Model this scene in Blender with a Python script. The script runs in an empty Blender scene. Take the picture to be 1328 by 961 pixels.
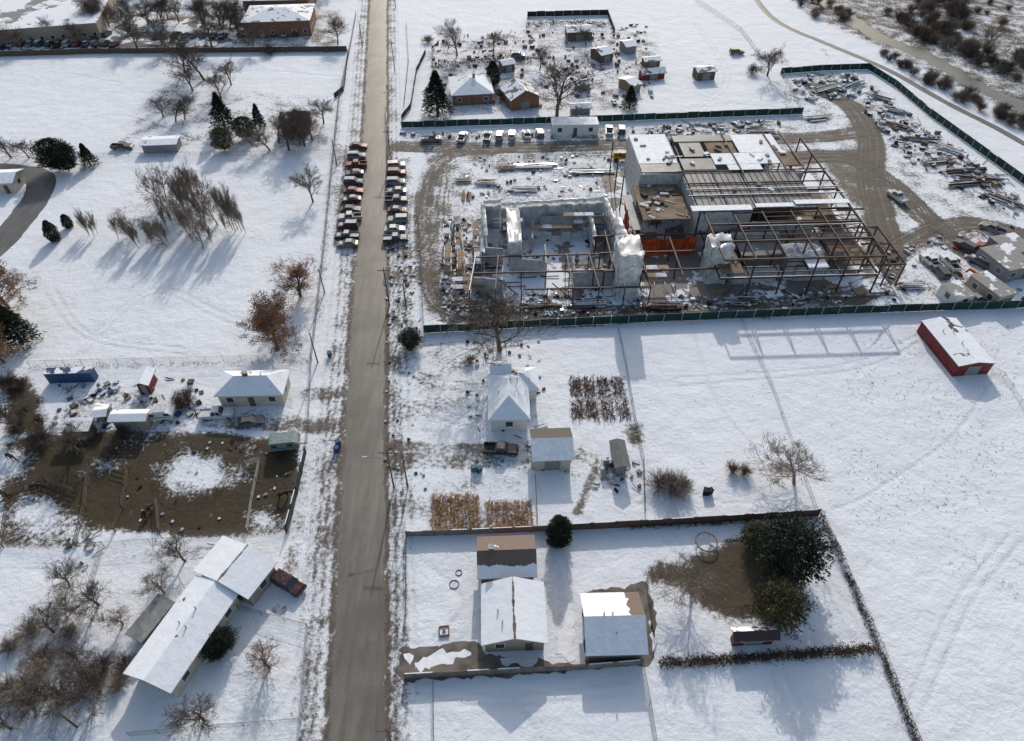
import bpy, math, random
import numpy as np
from mathutils import Vector, noise as mnoise
random.seed(7); np.random.seed(7)
R=math.radians
H=85.0; F=885.0
# ---------- site survey: bearings taken from the drone photo -> metres on the plane z=h
def G(u,v,h=0.0):
    t=480.5-v; k=(H-h)/(0.70711*(F-t))
    return Vector(((u-664)*k, 0.70711*(F+t)*k))
scene=bpy.context.scene
COL=scene.collection
# ---------- materials
MATS={}
def nodes(name):
    m=bpy.data.materials.new(name); m.use_nodes=True
    nt=m.node_tree; b=nt.nodes['Principled BSDF']; return m,nt,b
def N(nt,t,**k):
    n=nt.nodes.new(t)
    for a,b in k.items(): setattr(n,a,b)
    return n
def noise_node(nt,scale,detail=3,rough=.6,vec=None):
    n=N(nt,'ShaderNodeTexNoise'); n.inputs['Scale'].default_value=scale
    n.inputs['Detail'].default_value=detail; n.inputs['Roughness'].default_value=rough
    if vec is not None: nt.links.new(vec,n.inputs['Vector'])
    return n
def mixc(nt,f,a,b):
    m=N(nt,'ShaderNodeMix',data_type='RGBA')
    for s,val in ((m.inputs[0],f),(m.inputs[6],a),(m.inputs[7],b)):
        if isinstance(val,bpy.types.NodeSocket): nt.links.new(val,s)
        elif isinstance(val,(int,float)): s.default_value=val
        else: s.default_value=(*val,1)
    return m.outputs[2]
def math_(nt,op,a,b=None,clamp=False):
    m=N(nt,'ShaderNodeMath',operation=op); m.use_clamp=clamp
    for i,val in enumerate((a,b)):
        if val is None: continue
        if isinstance(val,bpy.types.NodeSocket): nt.links.new(val,m.inputs[i])
        else: m.inputs[i].default_value=val
    return m.outputs[0]
def mat(name,c,rough=.8,var=.25,scale=3.0,metal=0,bump=0.0,c2=None,spec=.3,transl=0):
    if name in MATS: return MATS[name]
    m,nt,b=nodes(name)
    tc=N(nt,'ShaderNodeTexCoord'); n=noise_node(nt,scale,3,.6,tc.outputs['Object'])
    if c2 is None: c2=tuple(max(0,x*(1-var)) for x in c); c1=tuple(min(1,x*(1+var*.6)) for x in c)
    else: c1=c
    r=N(nt,'ShaderNodeMapRange'); nt.links.new(n.outputs[0],r.inputs[0]); r.inputs[1].default_value=.35; r.inputs[2].default_value=.65
    col=mixc(nt,r.outputs[0],c1,c2)
    nt.links.new(col,b.inputs['Base Color'])
    b.inputs['Roughness'].default_value=rough; b.inputs['Metallic'].default_value=metal
    b.inputs['Specular IOR Level'].default_value=spec
    if bump:
        bp=N(nt,'ShaderNodeBump'); bp.inputs['Strength'].default_value=bump; bp.inputs['Distance'].default_value=.1
        nt.links.new(n.outputs[0],bp.inputs['Height']); nt.links.new(bp.outputs[0],b.inputs['Normal'])
    if transl:
        tr=N(nt,'ShaderNodeBsdfTranslucent'); nt.links.new(col,tr.inputs[0]); mx=N(nt,'ShaderNodeMixShader'); mx.inputs[0].default_value=transl
        nt.links.new(b.outputs[0],mx.inputs[1]); nt.links.new(tr.outputs[0],mx.inputs[2]); nt.links.new(mx.outputs[0],nt.nodes['Material Output'].inputs[0])
    MATS[name]=m; return m
def _roof(name,base,mask):
    m,nt,b=nodes(name); tc=N(nt,'ShaderNodeTexCoord'); O=tc.outputs['Object']
    fac=mask(nt,O)
    n2=noise_node(nt,6,3,.6,O); n3=noise_node(nt,.9,4,.6,O)
    sn=mixc(nt,n3.outputs[0],(0.83,0.85,0.88),(0.66,0.69,0.74))
    wv=N(nt,'ShaderNodeTexWave',wave_type='BANDS',bands_direction='Y'); wv.inputs['Scale'].default_value=1.1; wv.inputs['Distortion'].default_value=.6; nt.links.new(O,wv.inputs[0])
    bs=mixc(nt,n2.outputs[0],tuple(x*.65 for x in base),tuple(x*1.35 for x in base)); bs=mixc(nt,math_(nt,'MULTIPLY',wv.outputs['Fac'],.3),bs,tuple(x*.55 for x in base))
    nt.links.new(mixc(nt,fac,bs,sn),b.inputs['Base Color']); b.inputs['Roughness'].default_value=.75
    bp=N(nt,'ShaderNodeBump'); bp.inputs['Strength'].default_value=.7; bp.inputs['Distance'].default_value=.15
    nt.links.new(math_(nt,'ADD',fac,math_(nt,'MULTIPLY',n3.outputs[0],.8)),bp.inputs['Height']); nt.links.new(bp.outputs[0],b.inputs['Normal'])
    MATS[name]=m; return m
def snowroof(name,base,amount,scale=.35,seed=0):
    if name in MATS: return MATS[name]
    def mask(nt,O):
        mp=N(nt,'ShaderNodeMapping'); mp.inputs['Location'].default_value=(seed*7.3,seed*3.1,seed); nt.links.new(O,mp.inputs[0]); n=noise_node(nt,scale,5,.62,mp.outputs[0])
        r=N(nt,'ShaderNodeMapRange'); nt.links.new(n.outputs[0],r.inputs[0]); th=.72-.44*amount
        r.inputs[1].default_value=th-.012; r.inputs[2].default_value=th+.012; return r.outputs[0]
    return _roof(name,base,mask)
def snowedge(name,base,ax,mode,off,amp=1.2,scale=.5,seed=0):
    if name in MATS: return MATS[name]
    def mask(nt,O):
        sx=N(nt,'ShaderNodeSeparateXYZ'); nt.links.new(O,sx.inputs[0]); c=sx.outputs[ax]
        c=math_(nt,'ABSOLUTE',c) if mode=='abs' else math_(nt,'MULTIPLY',c,float(mode))
        mp=N(nt,'ShaderNodeMapping'); mp.inputs['Location'].default_value=(seed*5.1,seed*2.7,0); nt.links.new(O,mp.inputs[0]); n=noise_node(nt,scale,5,.65,mp.outputs[0])
        f=math_(nt,'ADD',c,math_(nt,'MULTIPLY',math_(nt,'SUBTRACT',n.outputs[0],.5),amp*2.5))
        r=N(nt,'ShaderNodeMapRange'); nt.links.new(f,r.inputs[0]); r.inputs[1].default_value=off-.04; r.inputs[2].default_value=off+.04; return r.outputs[0]
    return _roof(name,base,mask)
snow=mat('snow',(0.80,0.82,0.85),.75,.12,1.2,bump=.4)
snow_g=mat('dirty_snow',(0.56,0.57,0.59),.8,.25,1.5,bump=.4)
wood=mat('lumber',(0.27,0.19,0.12),.8,.4,2)
wood_d=mat('weathered_wood',(0.13,0.1,0.075),.9,.4,2)
steel=mat('red_oxide_steel',(0.075,0.043,0.037),.6,.4,.8)
steel_g=mat('galvanised_steel',(0.35,0.36,0.37),.45,.2,2,metal=.6)
deck=mat('metal_deck',(0.15,0.16,0.17),.5,.4,.4)
cmu=mat('concrete_block',(0.42,0.42,0.415),.9,.25,.7)
conc=mat('concrete',(0.38,0.37,0.35),.85,.2,.8)
plastic=mat('plastic_sheeting',(0.70,0.72,0.74),.35,.38,.6,bump=.4,spec=.5,transl=.38)
orange=mat('orange_tarp',(0.5,0.085,0.022),.6,.45,.8,bump=.3,transl=.3)
green=mat('green_screen_fabric',(0.012,0.045,0.038),.75,.4,.5)
dark=mat('dark_rubber',(0.02,0.02,0.022),.8,.2)
glass=mat('window_glass',(0.045,0.05,0.06),.15,.2,spec=.6)
white=mat('white_paint',(0.68,0.68,0.66),.6,.15)
cream=mat('cream_siding',(0.5,0.46,0.38),.8,.12)
beige=mat('beige_siding',(0.34,0.29,0.23),.8,.15)
grey=mat('grey_siding',(0.24,0.24,0.24),.8,.25)
brick=mat('brown_brick',(0.22,0.12,0.08),.9,.3,3)
redp=mat('barn_red_metal',(0.17,0.022,0.022),.55,.3,1)
bluep=mat('blue_paint',(0.03,0.07,0.17),.5,.25,1)
tealp=mat('teal_metal',(0.05,0.16,0.17),.6,.25,1)
yel=mat('machine_yellow',(0.5,0.27,0.03),.5,.25,1)
bark=mat('bark',(0.12,0.092,0.074),.9,.35,6)
bark_l=mat('pale_bark',(0.23,0.185,0.145),.9,.35,6)
bark_r=mat('reddish_bark',(0.16,0.09,0.06),.9,.3,6)
leaf_r=mat('russet_leaves',(0.25,0.14,0.085),.8,.45,9,transl=.3)
needle=mat('evergreen_needles',(0.020,0.032,0.018),.85,.55,5)
needle2=mat('olive_needles',(0.075,0.07,0.03),.85,.5,5)
straw=mat('dry_straw',(0.50,0.32,0.17),.9,.35,1,transl=.25)
straw_d=mat('dry_brown_stalks',(0.17,0.08,0.05),.9,.4,1)
hedge_m=mat('dry_hedge_twigs',(0.085,0.06,0.045),.9,.4,2)
weed_m=mat('dry_weed',(0.2,0.15,0.1),.9,.4,2)
hide=mat('horse_hide',(0.03,0.017,0.012),.6,.3,3)
wirem=mat('fence_wire',(0.13,0.13,0.13),.6,.2)
def paintmat():
    m,nt,b=nodes('car_paint'); oi=N(nt,'ShaderNodeObjectInfo'); tc=N(nt,'ShaderNodeTexCoord'); n=noise_node(nt,2.5,3,.6,tc.outputs['Object'])
    r=N(nt,'ShaderNodeMapRange'); nt.links.new(n.outputs[0],r.inputs[0]); r.inputs[1].default_value=.45;r.inputs[2].default_value=.8; r.inputs[4].default_value=.5
    nt.links.new(mixc(nt,r.outputs[0],oi.outputs['Color'],(0.2,0.18,0.16)),b.inputs['Base Color'])
    b.inputs['Roughness'].default_value=.35; b.inputs['Metallic'].default_value=.2; return m
paint=paintmat()
# ---------- mesh builder
class MB:
    def __init__(s): s.v=[];s.f=[];s.m=[]
    def face(s,pts,mi=0):
        i=len(s.v); s.v+= [tuple(p) for p in pts]; s.f.append(tuple(range(i,i+len(pts)))); s.m.append(mi)
    def prism(s,pts,z0,z1,mi=0,mt=None):
        n=len(pts); i=len(s.v)
        s.v+=[(p[0],p[1],z0) for p in pts]+[(p[0],p[1],z1) for p in pts]
        for k in range(n):
            j=(k+1)%n; s.f.append((i+k,i+j,i+n+j,i+n+k)); s.m.append(mi)
        s.f.append(tuple(range(i+n,i+2*n))); s.m.append(mi if mt is None else mt)
        s.f.append(tuple(range(i+n-1,i-1,-1))); s.m.append(mi)
    def box(s,x,y,z,sx,sy,sz,mi=0,rot=0,mt=None):
        c,q=math.cos(rot),math.sin(rot); hx,hy=sx/2,sy/2
        s.prism([(x+a*c-b*q,y+a*q+b*c) for a,b in((-hx,-hy),(hx,-hy),(hx,hy),(-hx,hy))],z,z+sz,mi,mt)
    def tube(s,p,q,r0,r1,n=4,mi=0,cap=False):
        p=Vector(p);q=Vector(q);d=q-p
        if d.length<1e-6:return
        d.normalize(); a=d.orthogonal().normalized(); b=d.cross(a); i=len(s.v)
        for c,r in((p,r0),(q,r1)):
            for k in range(n):
                t=2*math.pi*k/n; s.v.append(tuple(c+a*(r*math.cos(t))+b*(r*math.sin(t))))
        for k in range(n):
            j=(k+1)%n; s.f.append((i+k,i+j,i+n+j,i+n+k)); s.m.append(mi)
        if cap:
            s.f.append(tuple(range(i+n,i+2*n)));s.m.append(mi); s.f.append(tuple(range(i+n-1,i-1,-1)));s.m.append(mi)
    def beam(s,p,q,w,h,mi=0,snowm=None):
        p=Vector(p);q=Vector(q);d=(q-p); L=d.length
        if L<1e-6:return
        d/=L; up=Vector((0,0,1)); sd=d.cross(up)
        if sd.length<1e-3: sd=Vector((1,0,0)); up=Vector((0,1,0))
        sd.normalize(); up=sd.cross(d).normalized(); i=len(s.v)
        for c in(p,q):
            for a,b in((-1,-1),(1,-1),(1,1),(-1,1)): s.v.append(tuple(c+sd*(a*w/2)+up*(b*h/2)))
        for k in range(4):
            j=(k+1)%4; s.f.append((i+k,i+j,i+4+j,i+4+k)); s.m.append(mi if not(snowm is not None and k==2) else snowm)
        s.f.append((i,i+1,i+2,i+3));s.m.append(mi);s.f.append((i+4,i+5,i+6,i+7));s.m.append(mi)
    def mesh(s,name,mats,smooth=False):
        me=bpy.data.meshes.new(name); me.from_pydata(s.v,[],s.f)
        for m in mats: me.materials.append(m)
        me.polygons.foreach_set('material_index',s.m)
        if smooth: me.polygons.foreach_set('use_smooth',[True]*len(s.f))
        me.update(); return me
    def obj(s,name,mats,parent=None,loc=(0,0,0),rot=0,smooth=False):
        o=bpy.data.objects.new(name,s.mesh(name,mats,smooth)); COL.objects.link(o)
        o.location=loc; o.rotation_euler=(0,0,rot)
        if parent: o.parent=parent
        return o
def inst(name,me,x,y,z=0,rot=0,sc=1,parent=None,color=None):
    o=bpy.data.objects.new(name,me); COL.objects.link(o); o.location=(x,y,z); o.rotation_euler=(0,0,rot)
    o.scale=(sc,sc,sc) if isinstance(sc,(int,float)) else sc
    if parent:o.parent=parent
    if color:o.color=(*color,1)
    return o
def empty(name,x=0,y=0,z=0,rot=0):
    o=bpy.data.objects.new(name,None); COL.objects.link(o); o.location=(x,y,z); o.rotation_euler=(0,0,rot); o.empty_display_size=.5; return o
def pip(x,y,P):
    c=False;n=len(P)
    for i in range(n):
        a=P[i];b=P[(i+1)%n]
        if (a[1]>y)!=(b[1]>y) and x<(b[0]-a[0])*(y-a[1])/(b[1]-a[1])+a[0]: c=not c
    return c
def scatter(polypx,n):
    P=[tuple(G(*p)) for p in polypx]; xs=[p[0] for p in P]; ys=[p[1] for p in P]; out=[]
    t=0
    while len(out)<n and t<n*60:
        t+=1; x=random.uniform(min(xs),max(xs)); y=random.uniform(min(ys),max(ys))
        if pip(x,y,P): out.append((x,y))
    return out
# ---------- ground
xs=np.concatenate([-np.geomspace(6000,222,26),np.arange(-218,218.1,.45),np.geomspace(222,6000,26)])
ys=np.concatenate([-np.geomspace(3000,20,16),[0,10],np.arange(16,318,.45),np.geomspace(322,9000,32)])
X,Y=np.meshgrid(xs,ys); nx,ny=len(xs),len(ys)
def segd(x,y,a,b):
    ax,ay=a;bx,by=b; dx,dy=bx-ax,by-ay; L=dx*dx+dy*dy+1e-9
    t=np.clip(((x-ax)*dx+(y-ay)*dy)/L,0,1); return np.hypot(x-ax-t*dx,y-ay-t*dy)
def polymask(px,soft=1.0,world=False):
    P=[tuple(p) if world else tuple(G(*p)) for p in px]; out=np.zeros(X.shape)
    x0=min(p[0] for p in P)-soft;x1=max(p[0] for p in P)+soft;y0=min(p[1] for p in P)-soft;y1=max(p[1] for p in P)+soft
    i0,i1=np.searchsorted(xs,[x0,x1]); j0,j1=np.searchsorted(ys,[y0,y1]); x=X[j0:j1,i0:i1];y=Y[j0:j1,i0:i1]
    if x.size==0:return out
    c=np.zeros(x.shape,bool); d=np.full(x.shape,1e9)
    for i in range(len(P)):
        a=P[i];b=P[(i+1)%len(P)]
        if a[1]!=b[1]: c^=((a[1]>y)!=(b[1]>y))&(x<(b[0]-a[0])*(y-a[1])/(b[1]-a[1])+a[0])
        d=np.minimum(d,segd(x,y,a,b))
    sd=np.where(c,d,-d); out[j0:j1,i0:i1]=np.clip(sd/soft*.5+.5,0,1); return out
def linemask(px,w,soft=.8,world=False):
    P=[tuple(p) if world else tuple(G(*p)) for p in px]; out=np.zeros(X.shape); m=w+soft
    x0=min(p[0] for p in P)-m;x1=max(p[0] for p in P)+m;y0=min(p[1] for p in P)-m;y1=max(p[1] for p in P)+m
    i0,i1=np.searchsorted(xs,[x0,x1]); j0,j1=np.searchsorted(ys,[y0,y1]); x=X[j0:j1,i0:i1];y=Y[j0:j1,i0:i1]
    if x.size==0:return out
    d=np.full(x.shape,1e9)
    for a,b in zip(P[:-1],P[1:]): d=np.minimum(d,segd(x,y,a,b))
    out[j0:j1,i0:i1]=np.clip((w/2+soft-d)/soft,0,1); return out
def smooth_line(px,n=8):
    P=[G(*p) for p in px]; out=[]
    for i in range(len(P)-1):
        p0=P[max(0,i-1)];p1=P[i];p2=P[i+1];p3=P[min(len(P)-1,i+2)]
        for k in range(n):
            t=k/n; out.append(tuple(.5*((2*p1)+(p2-p0)*t+(2*p0-5*p1+4*p2-p3)*t*t+(3*p1-p0-3*p2+p3)*t**3)))
    out.append(tuple(P[-1])); return out
def offset(P,d):
    out=[]
    for i,p in enumerate(P):
        a=P[max(0,i-1)];b=P[min(len(P)-1,i+1)]; dx,dy=b[0]-a[0],b[1]-a[1]; l=math.hypot(dx,dy)+1e-9
        dd=d+.5*mnoise.noise(Vector((p[0]*.05,p[1]*.05,d)))
        out.append((p[0]-dy/l*dd,p[1]+dx/l*dd))
    return out
mud=np.zeros(X.shape);dk=np.zeros(X.shape);weed=np.zeros(X.shape);rut=np.zeros(X.shape)
def add(A,M,s): np.maximum(A,M*s,out=A)
site=[(545,190),(700,182),(850,178),(1010,160),(1000,105),(1040,90),(1125,92),(1205,160),(1328,255),(1328,398),(800,412),(552,428)]
add(mud,polymask(site,3),.49)
add(mud,polymask([(845,180),(1010,170),(1050,190),(1140,340),(1125,385),(850,395)],2),.58)
add(mud,polymask([(540,200),(600,195),(600,300),(640,400),(550,425)],3),.53)
add(mud,polymask([(560,395),(1130,375),(1130,398),(560,425)],2),.60)
loop=smooth_line([(640,196),(590,200),(560,225),(550,270),(552,330),(566,395),(640,412),(760,412),(900,404),(1040,398),(1110,378),(1150,335),(1140,280),(1128,230),(1128,180),(1105,140),(1060,115)])
loop2=smooth_line([(1150,335),(1210,300),(1270,290),(1328,305)])
loop3=smooth_line([(1030,205),(1100,205),(1150,235),(1210,290),(1262,330)])
loop4=smooth_line([(520,190),(640,192),(800,188),(960,182),(1060,178),(1128,170)])
loop5=smooth_line([(575,215),(570,280),(572,350),(585,392)])
loop6=smooth_line([(600,203),(700,200),(800,196)])
for L,w,s in((loop,3.5,.62),(loop2,4,.68),(loop3,6,.70),(loop4,5,.66),(loop5,2,.56)): add(mud,linemask(L,w,2.5,True),s)
rl=loop[int(len(loop)*.62):]; add(mud,linemask(rl,6,3,True),.76)
add(mud,polymask([(1040,190),(1130,190),(1150,330),(1085,250)],3),.74)
for L in (loop,loop2,loop3,loop4,loop5,loop6):
    for o_ in (-3.1,-2.3,-1.1,-.3,.9,1.7,2.8): add(rut,linemask(offset(L,o_),.15,.38,True),random.uniform(.5,1))
cor=[(0,572),(60,560),(140,556),(300,560),(392,572),(388,640),(370,692),(250,700),(130,690),(95,712),(0,712)]
add(mud,polymask(cor,1.2),.88); add(dk,polymask(cor,2),1)
yard=[(0,488),(35,486),(60,520),(62,560),(0,574)]; add(mud,polymask(yard,2),.86); add(dk,polymask(yard,2),1)
def ell(cx,cy,rx,ry,n=16): return [(cx+rx*math.cos(t*2*math.pi/n)*(1+.12*math.sin(t*2.3)),cy+ry*math.sin(t*2*math.pi/n)) for t in range(n)]
for e,s in((ell(250,614,43,30),.42),(ell(45,675,48,32),.46),(ell(12,600,26,22),.44),(ell(140,600,34,14),.66),(ell(345,676,24,14),.50),(ell(100,694,30,14),.55),(ell(320,600,12,22),.66),(ell(190,566,40,4),.60)):
    m=polymask(e,2.2); mud=mud*(1-m)+m*s
add(mud,polymask([(110,485),(270,520),(400,530),(400,565),(70,560),(70,500)],2),.51)
road_c=[(G(424,985)+G(500,985))/2,(G(427,940)+G(499,940))/2,(G(436,800)+G(498,800))/2,(G(446,600)+G(497,600))/2,(G(457,450)+G(497,450))/2,(G(466,300)+G(498,300))/2,(G(474,150)+G(500,150))/2,(G(480,0)+G(502,0))/2]
d0=(road_c[-1]-road_c[0]).normalized()
rc=[tuple(road_c[0]-d0*60)]+[tuple(p) for p in road_c]+[tuple(road_c[-1]+d0*600)]
add(mud,linemask(rc,6.9,2.0,True),.72)
add(mud,linemask(offset(rc,-4.8),1.8,3.5,True),.49); add(mud,linemask(offset(rc,5),2.4,3.5,True),.49)
for o_ in(-3.6,-4.6,-5.8,-7,3.8,5.0,6.2,7.5): add(rut,linemask(offset(rc,o_),.1,.35,True),.8)
add(mud,polymask([(428,185),(478,185),(470,325),(426,325)],1.5),.57)
add(mud,polymask([(498,205),(540,200),(545,430),(498,430)],2),.54)
add(mud,polymask([(400,505),(455,500),(452,560),(396,560)],4),.56)
for pl,w,s in(([(498,600),(560,600),(640,600)],2.2,.58),([(498,577),(580,582),(660,582)],1.6,.58),([(520,593),(600,596)],1.5,.6),([(400,512),(455,508)],2.5,.6),([(300,548),(380,552),(450,556)],2.4,.58),
   ([(775,596),(765,625),(748,665)],.6,.66),([(1060,60),(1100,90)],2,.4),([(360,790),(430,812)],.9,.52),([(500,520),(520,640)],1.2,.5),([(508,640),(512,820)],1.0,.55),([(400,600),(385,700),(370,760)],1.5,.49)):
    add(mud,linemask(smooth_line(pl),w,1.4,True),s)
leafp=[(826,740),(850,725),(880,728),(930,700),(965,688),(1030,700),(1040,760),(1030,800),(985,812),(940,812),(905,790),(880,768),(840,760)]
add(mud,polymask(leafp,2.0),.86); add(dk,polymask(leafp,2),.8)
p_=[(800,560),(812,545),(838,548),(840,575),(818,585)]; add(mud,polymask(p_,1.5),.75); add(dk,polymask(p_,1.5),.6)
p_=[(985,600),(1010,590),(1040,600),(1040,625),(1000,622)]; add(mud,polymask(p_,2),.64)
add(mud,polymask([(545,60),(700,30),(860,40),(870,110),(830,150),(540,150)],4),.52)
add(mud,polymask([(520,168),(840,160),(1040,150),(1040,180),(520,200)],3),.54)
add(mud,polymask([(620,560),(760,565),(840,590),(830,650),(760,640),(700,625),(620,620)],3),.48)
add(mud,polymask([(500,430),(640,430),(640,560),(500,560)],3),.45)
add(mud,polymask([(500,610),(700,605),(695,692),(500,700)],3),.44)
add(mud,polymask([(555,640),(695,645),(692,692),(557,694)],1),.62)
add(mud,polymask([(733,487),(815,487),(825,547),(737,547)],1),.58)
add(mud,polymask([(0,20),(450,10),(450,72),(0,72)],4),.58); add(mud,polymask([(190,110),(440,120),(440,205),(130,205)],4),.47)
add(mud,polymask([(0,335),(50,350),(45,440),(0,470)],4),.6)
add(mud,polymask([(60,720),(110,718),(180,900),(80,961),(0,961)],6),.45)
add(mud,polymask([(130,700),(250,700),(240,740),(130,740)],3),.54)
add(mud,polymask([(110,280),(205,220),(320,250),(325,320),(180,330)],5),.46)
bank=[(1040,-80),(1000,-20),(1040,20),(1130,62),(1230,112),(1328,165),(1500,230),(1500,0),(1300,-80)]
add(mud,polymask(bank,5),.62); add(dk,polymask(bank,5),.8)
add(weed,polymask([(1060,550),(1120,430),(1328,410),(1328,800),(1250,800),(1120,720),(1070,640)],14),.6)
add(weed,polymask([(410,600),(440,600),(432,961),(395,961)],2),.65)
add(weed,polymask([(500,440),(800,430),(830,660),(500,700)],4),.55)
add(weed,polymask([(0,700),(400,700),(400,961),(0,961)],4),.45)
add(weed,polymask([(560,0),(980,0),(1050,150),(520,160)],5),.6); add(weed,polymask([(940,0),(1328,190),(1328,250),(1130,90),(1000,90)],4),.7)
tr=np.zeros(X.shape)
for pl in([(90,95),(200,110),(330,92),(440,100)],[(60,170),(160,150),(300,200)],[(100,470),(200,380),(320,420),(400,330)],[(540,900),(650,920),(820,900)],[(860,700),(900,760),(880,820),(900,850)],[(900,430),(930,520),(1000,600)],[(700,700),(730,760),(725,840)],
   [(560,540),(600,470),(720,440),(790,440)],[(840,620),(940,650),(1040,640)],[(1040,700),(1090,800),(1120,840)],[(300,900),(350,930),(390,860)],[(540,720),(600,780),(560,830)],[(1180,961),(1250,800),(1328,700)],[(900,30),(940,100),(900,140)],[(880,500),(1100,480),(1200,440)],[(520,455),(640,452),(700,640)],[(660,905),(700,961)],[(1000,870),(1040,961)],
   [(560,20),(620,60),(610,130),(700,150)],[(860,60),(900,80),(1000,110)],[(850,100),(930,130),(1030,140)],[(500,470),(560,500),(630,510)],[(500,520),(570,545),(640,560)],[(700,570),(760,600),(830,655),(840,600)],[(1290,485),(1240,560),(1130,640),(1080,660)],[(320,950),(340,880),(330,800)],[(740,845),(742,780),(730,710)],[(850,830),(900,850),(950,850)],[(60,380),(110,440),(240,460)]):
    L=smooth_line(pl); add(tr,linemask(offset(L,0),.15,.4,True),.9)
    if random.random()<.6: add(tr,linemask(offset(L,1.6),.1,.4,True),.8)
add(rut,tr,.7)
verts=np.stack([X.ravel(),Y.ravel(),np.zeros(X.size)],1)
idx=np.arange(nx*ny).reshape(ny,nx)
q=np.stack([idx[:-1,:-1],idx[:-1,1:],idx[1:,1:],idx[1:,:-1]],-1).reshape(-1,4)
me=bpy.data.meshes.new('ground'); me.vertices.add(len(verts)); me.vertices.foreach_set('co',verts.ravel().astype(np.float32))
me.loops.add(q.size); me.loops.foreach_set('vertex_index',q.ravel().astype(np.int32)); me.polygons.add(len(q))
me.polygons.foreach_set('loop_start',np.arange(0,q.size,4,dtype=np.int32)); me.update(calc_edges=True)
for nm,A in(('mud',mud),('dk',dk),('weed',weed),('rut',rut)):
    at=me.attributes.new(nm,'FLOAT','POINT'); at.data.foreach_set('value',A.ravel().astype(np.float32))
g=bpy.data.objects.new('ground',me); COL.objects.link(g)
m,nt,b=nodes('snowy_ground'); L=nt.links.new
tc=N(nt,'ShaderNodeTexCoord'); P=tc.outputs['Object']
def attr(n): a=N(nt,'ShaderNodeAttribute'); a.attribute_name=n; return a.outputs['Fac']
n1=noise_node(nt,.2,4,.6,P).outputs[0]; n2=noise_node(nt,1.5,5,.72,P).outputs[0]; n3=noise_node(nt,7,2,.7,P).outputs[0]; n4=noise_node(nt,.035,3,.5,P).outputs[0]
ns=math_(nt,'ADD',math_(nt,'MULTIPLY',math_(nt,'SUBTRACT',n1,.5),.85),math_(nt,'MULTIPLY',math_(nt,'SUBTRACT',n2,.5),1.0))
ns=math_(nt,'ADD',ns,math_(nt,'MULTIPLY',math_(nt,'SUBTRACT',n3,.5),.4))
md=attr('mud'); rt=attr('rut')
f=math_(nt,'ADD',md,ns); f=math_(nt,'ADD',f,math_(nt,'MULTIPLY',rt,math_(nt,'MULTIPLY',md,.35)))
mr=N(nt,'ShaderNodeMapRange'); L(f,mr.inputs[0]); mr.inputs[1].default_value=.46; mr.inputs[2].default_value=.68
w=math_(nt,'MULTIPLY',attr('weed'),math_(nt,'MULTIPLY',n1,1.5)); w=math_(nt,'ADD',math_(nt,'MULTIPLY',w,.28),n3); w=math_(nt,'ADD',w,math_(nt,'MULTIPLY',math_(nt,'SUBTRACT',n2,.5),.5))
mw=N(nt,'ShaderNodeMapRange'); L(w,mw.inputs[0]); mw.inputs[1].default_value=.77; mw.inputs[2].default_value=.92; mw.inputs[4].default_value=.7
sn=mixc(nt,n4,(0.70,0.73,0.77),(0.83,0.845,0.865)); sn=mixc(nt,math_(nt,'MULTIPLY',n2,.45),sn,(0.60,0.625,0.67)); sn=mixc(nt,math_(nt,'MULTIPLY',rt,.4),sn,(0.47,0.475,0.49))
mc=mixc(nt,n2,(0.07,0.057,0.047),(0.21,0.182,0.153)); mc=mixc(nt,math_(nt,'MULTIPLY',rt,.5),mc,(0.05,0.042,0.036))
dc=mixc(nt,n2,(0.020,0.016,0.010),(0.085,0.062,0.036)); mc=mixc(nt,attr('dk'),mc,dc)
c=mixc(nt,mr.outputs[0],sn,mc); c=mixc(nt,mw.outputs[0],c,(0.10,0.075,0.05))
L(c,b.inputs['Base Color']); b.inputs['Roughness'].default_value=.8; b.inputs['Specular IOR Level'].default_value=.2
hh=math_(nt,'ADD',math_(nt,'MULTIPLY',n1,1.9),math_(nt,'MULTIPLY',n2,.45)); hh=math_(nt,'ADD',hh,math_(nt,'MULTIPLY',n3,.07))
hh=math_(nt,'SUBTRACT',hh,math_(nt,'MULTIPLY',mr.outputs[0],.15)); hh=math_(nt,'SUBTRACT',hh,math_(nt,'MULTIPLY',rt,.35))
bp=N(nt,'ShaderNodeBump'); bp.inputs['Strength'].default_value=.65; bp.inputs['Distance'].default_value=.38; L(hh,bp.inputs['Height']); L(bp.outputs[0],b.inputs['Normal'])
me.materials.append(m)
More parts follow.
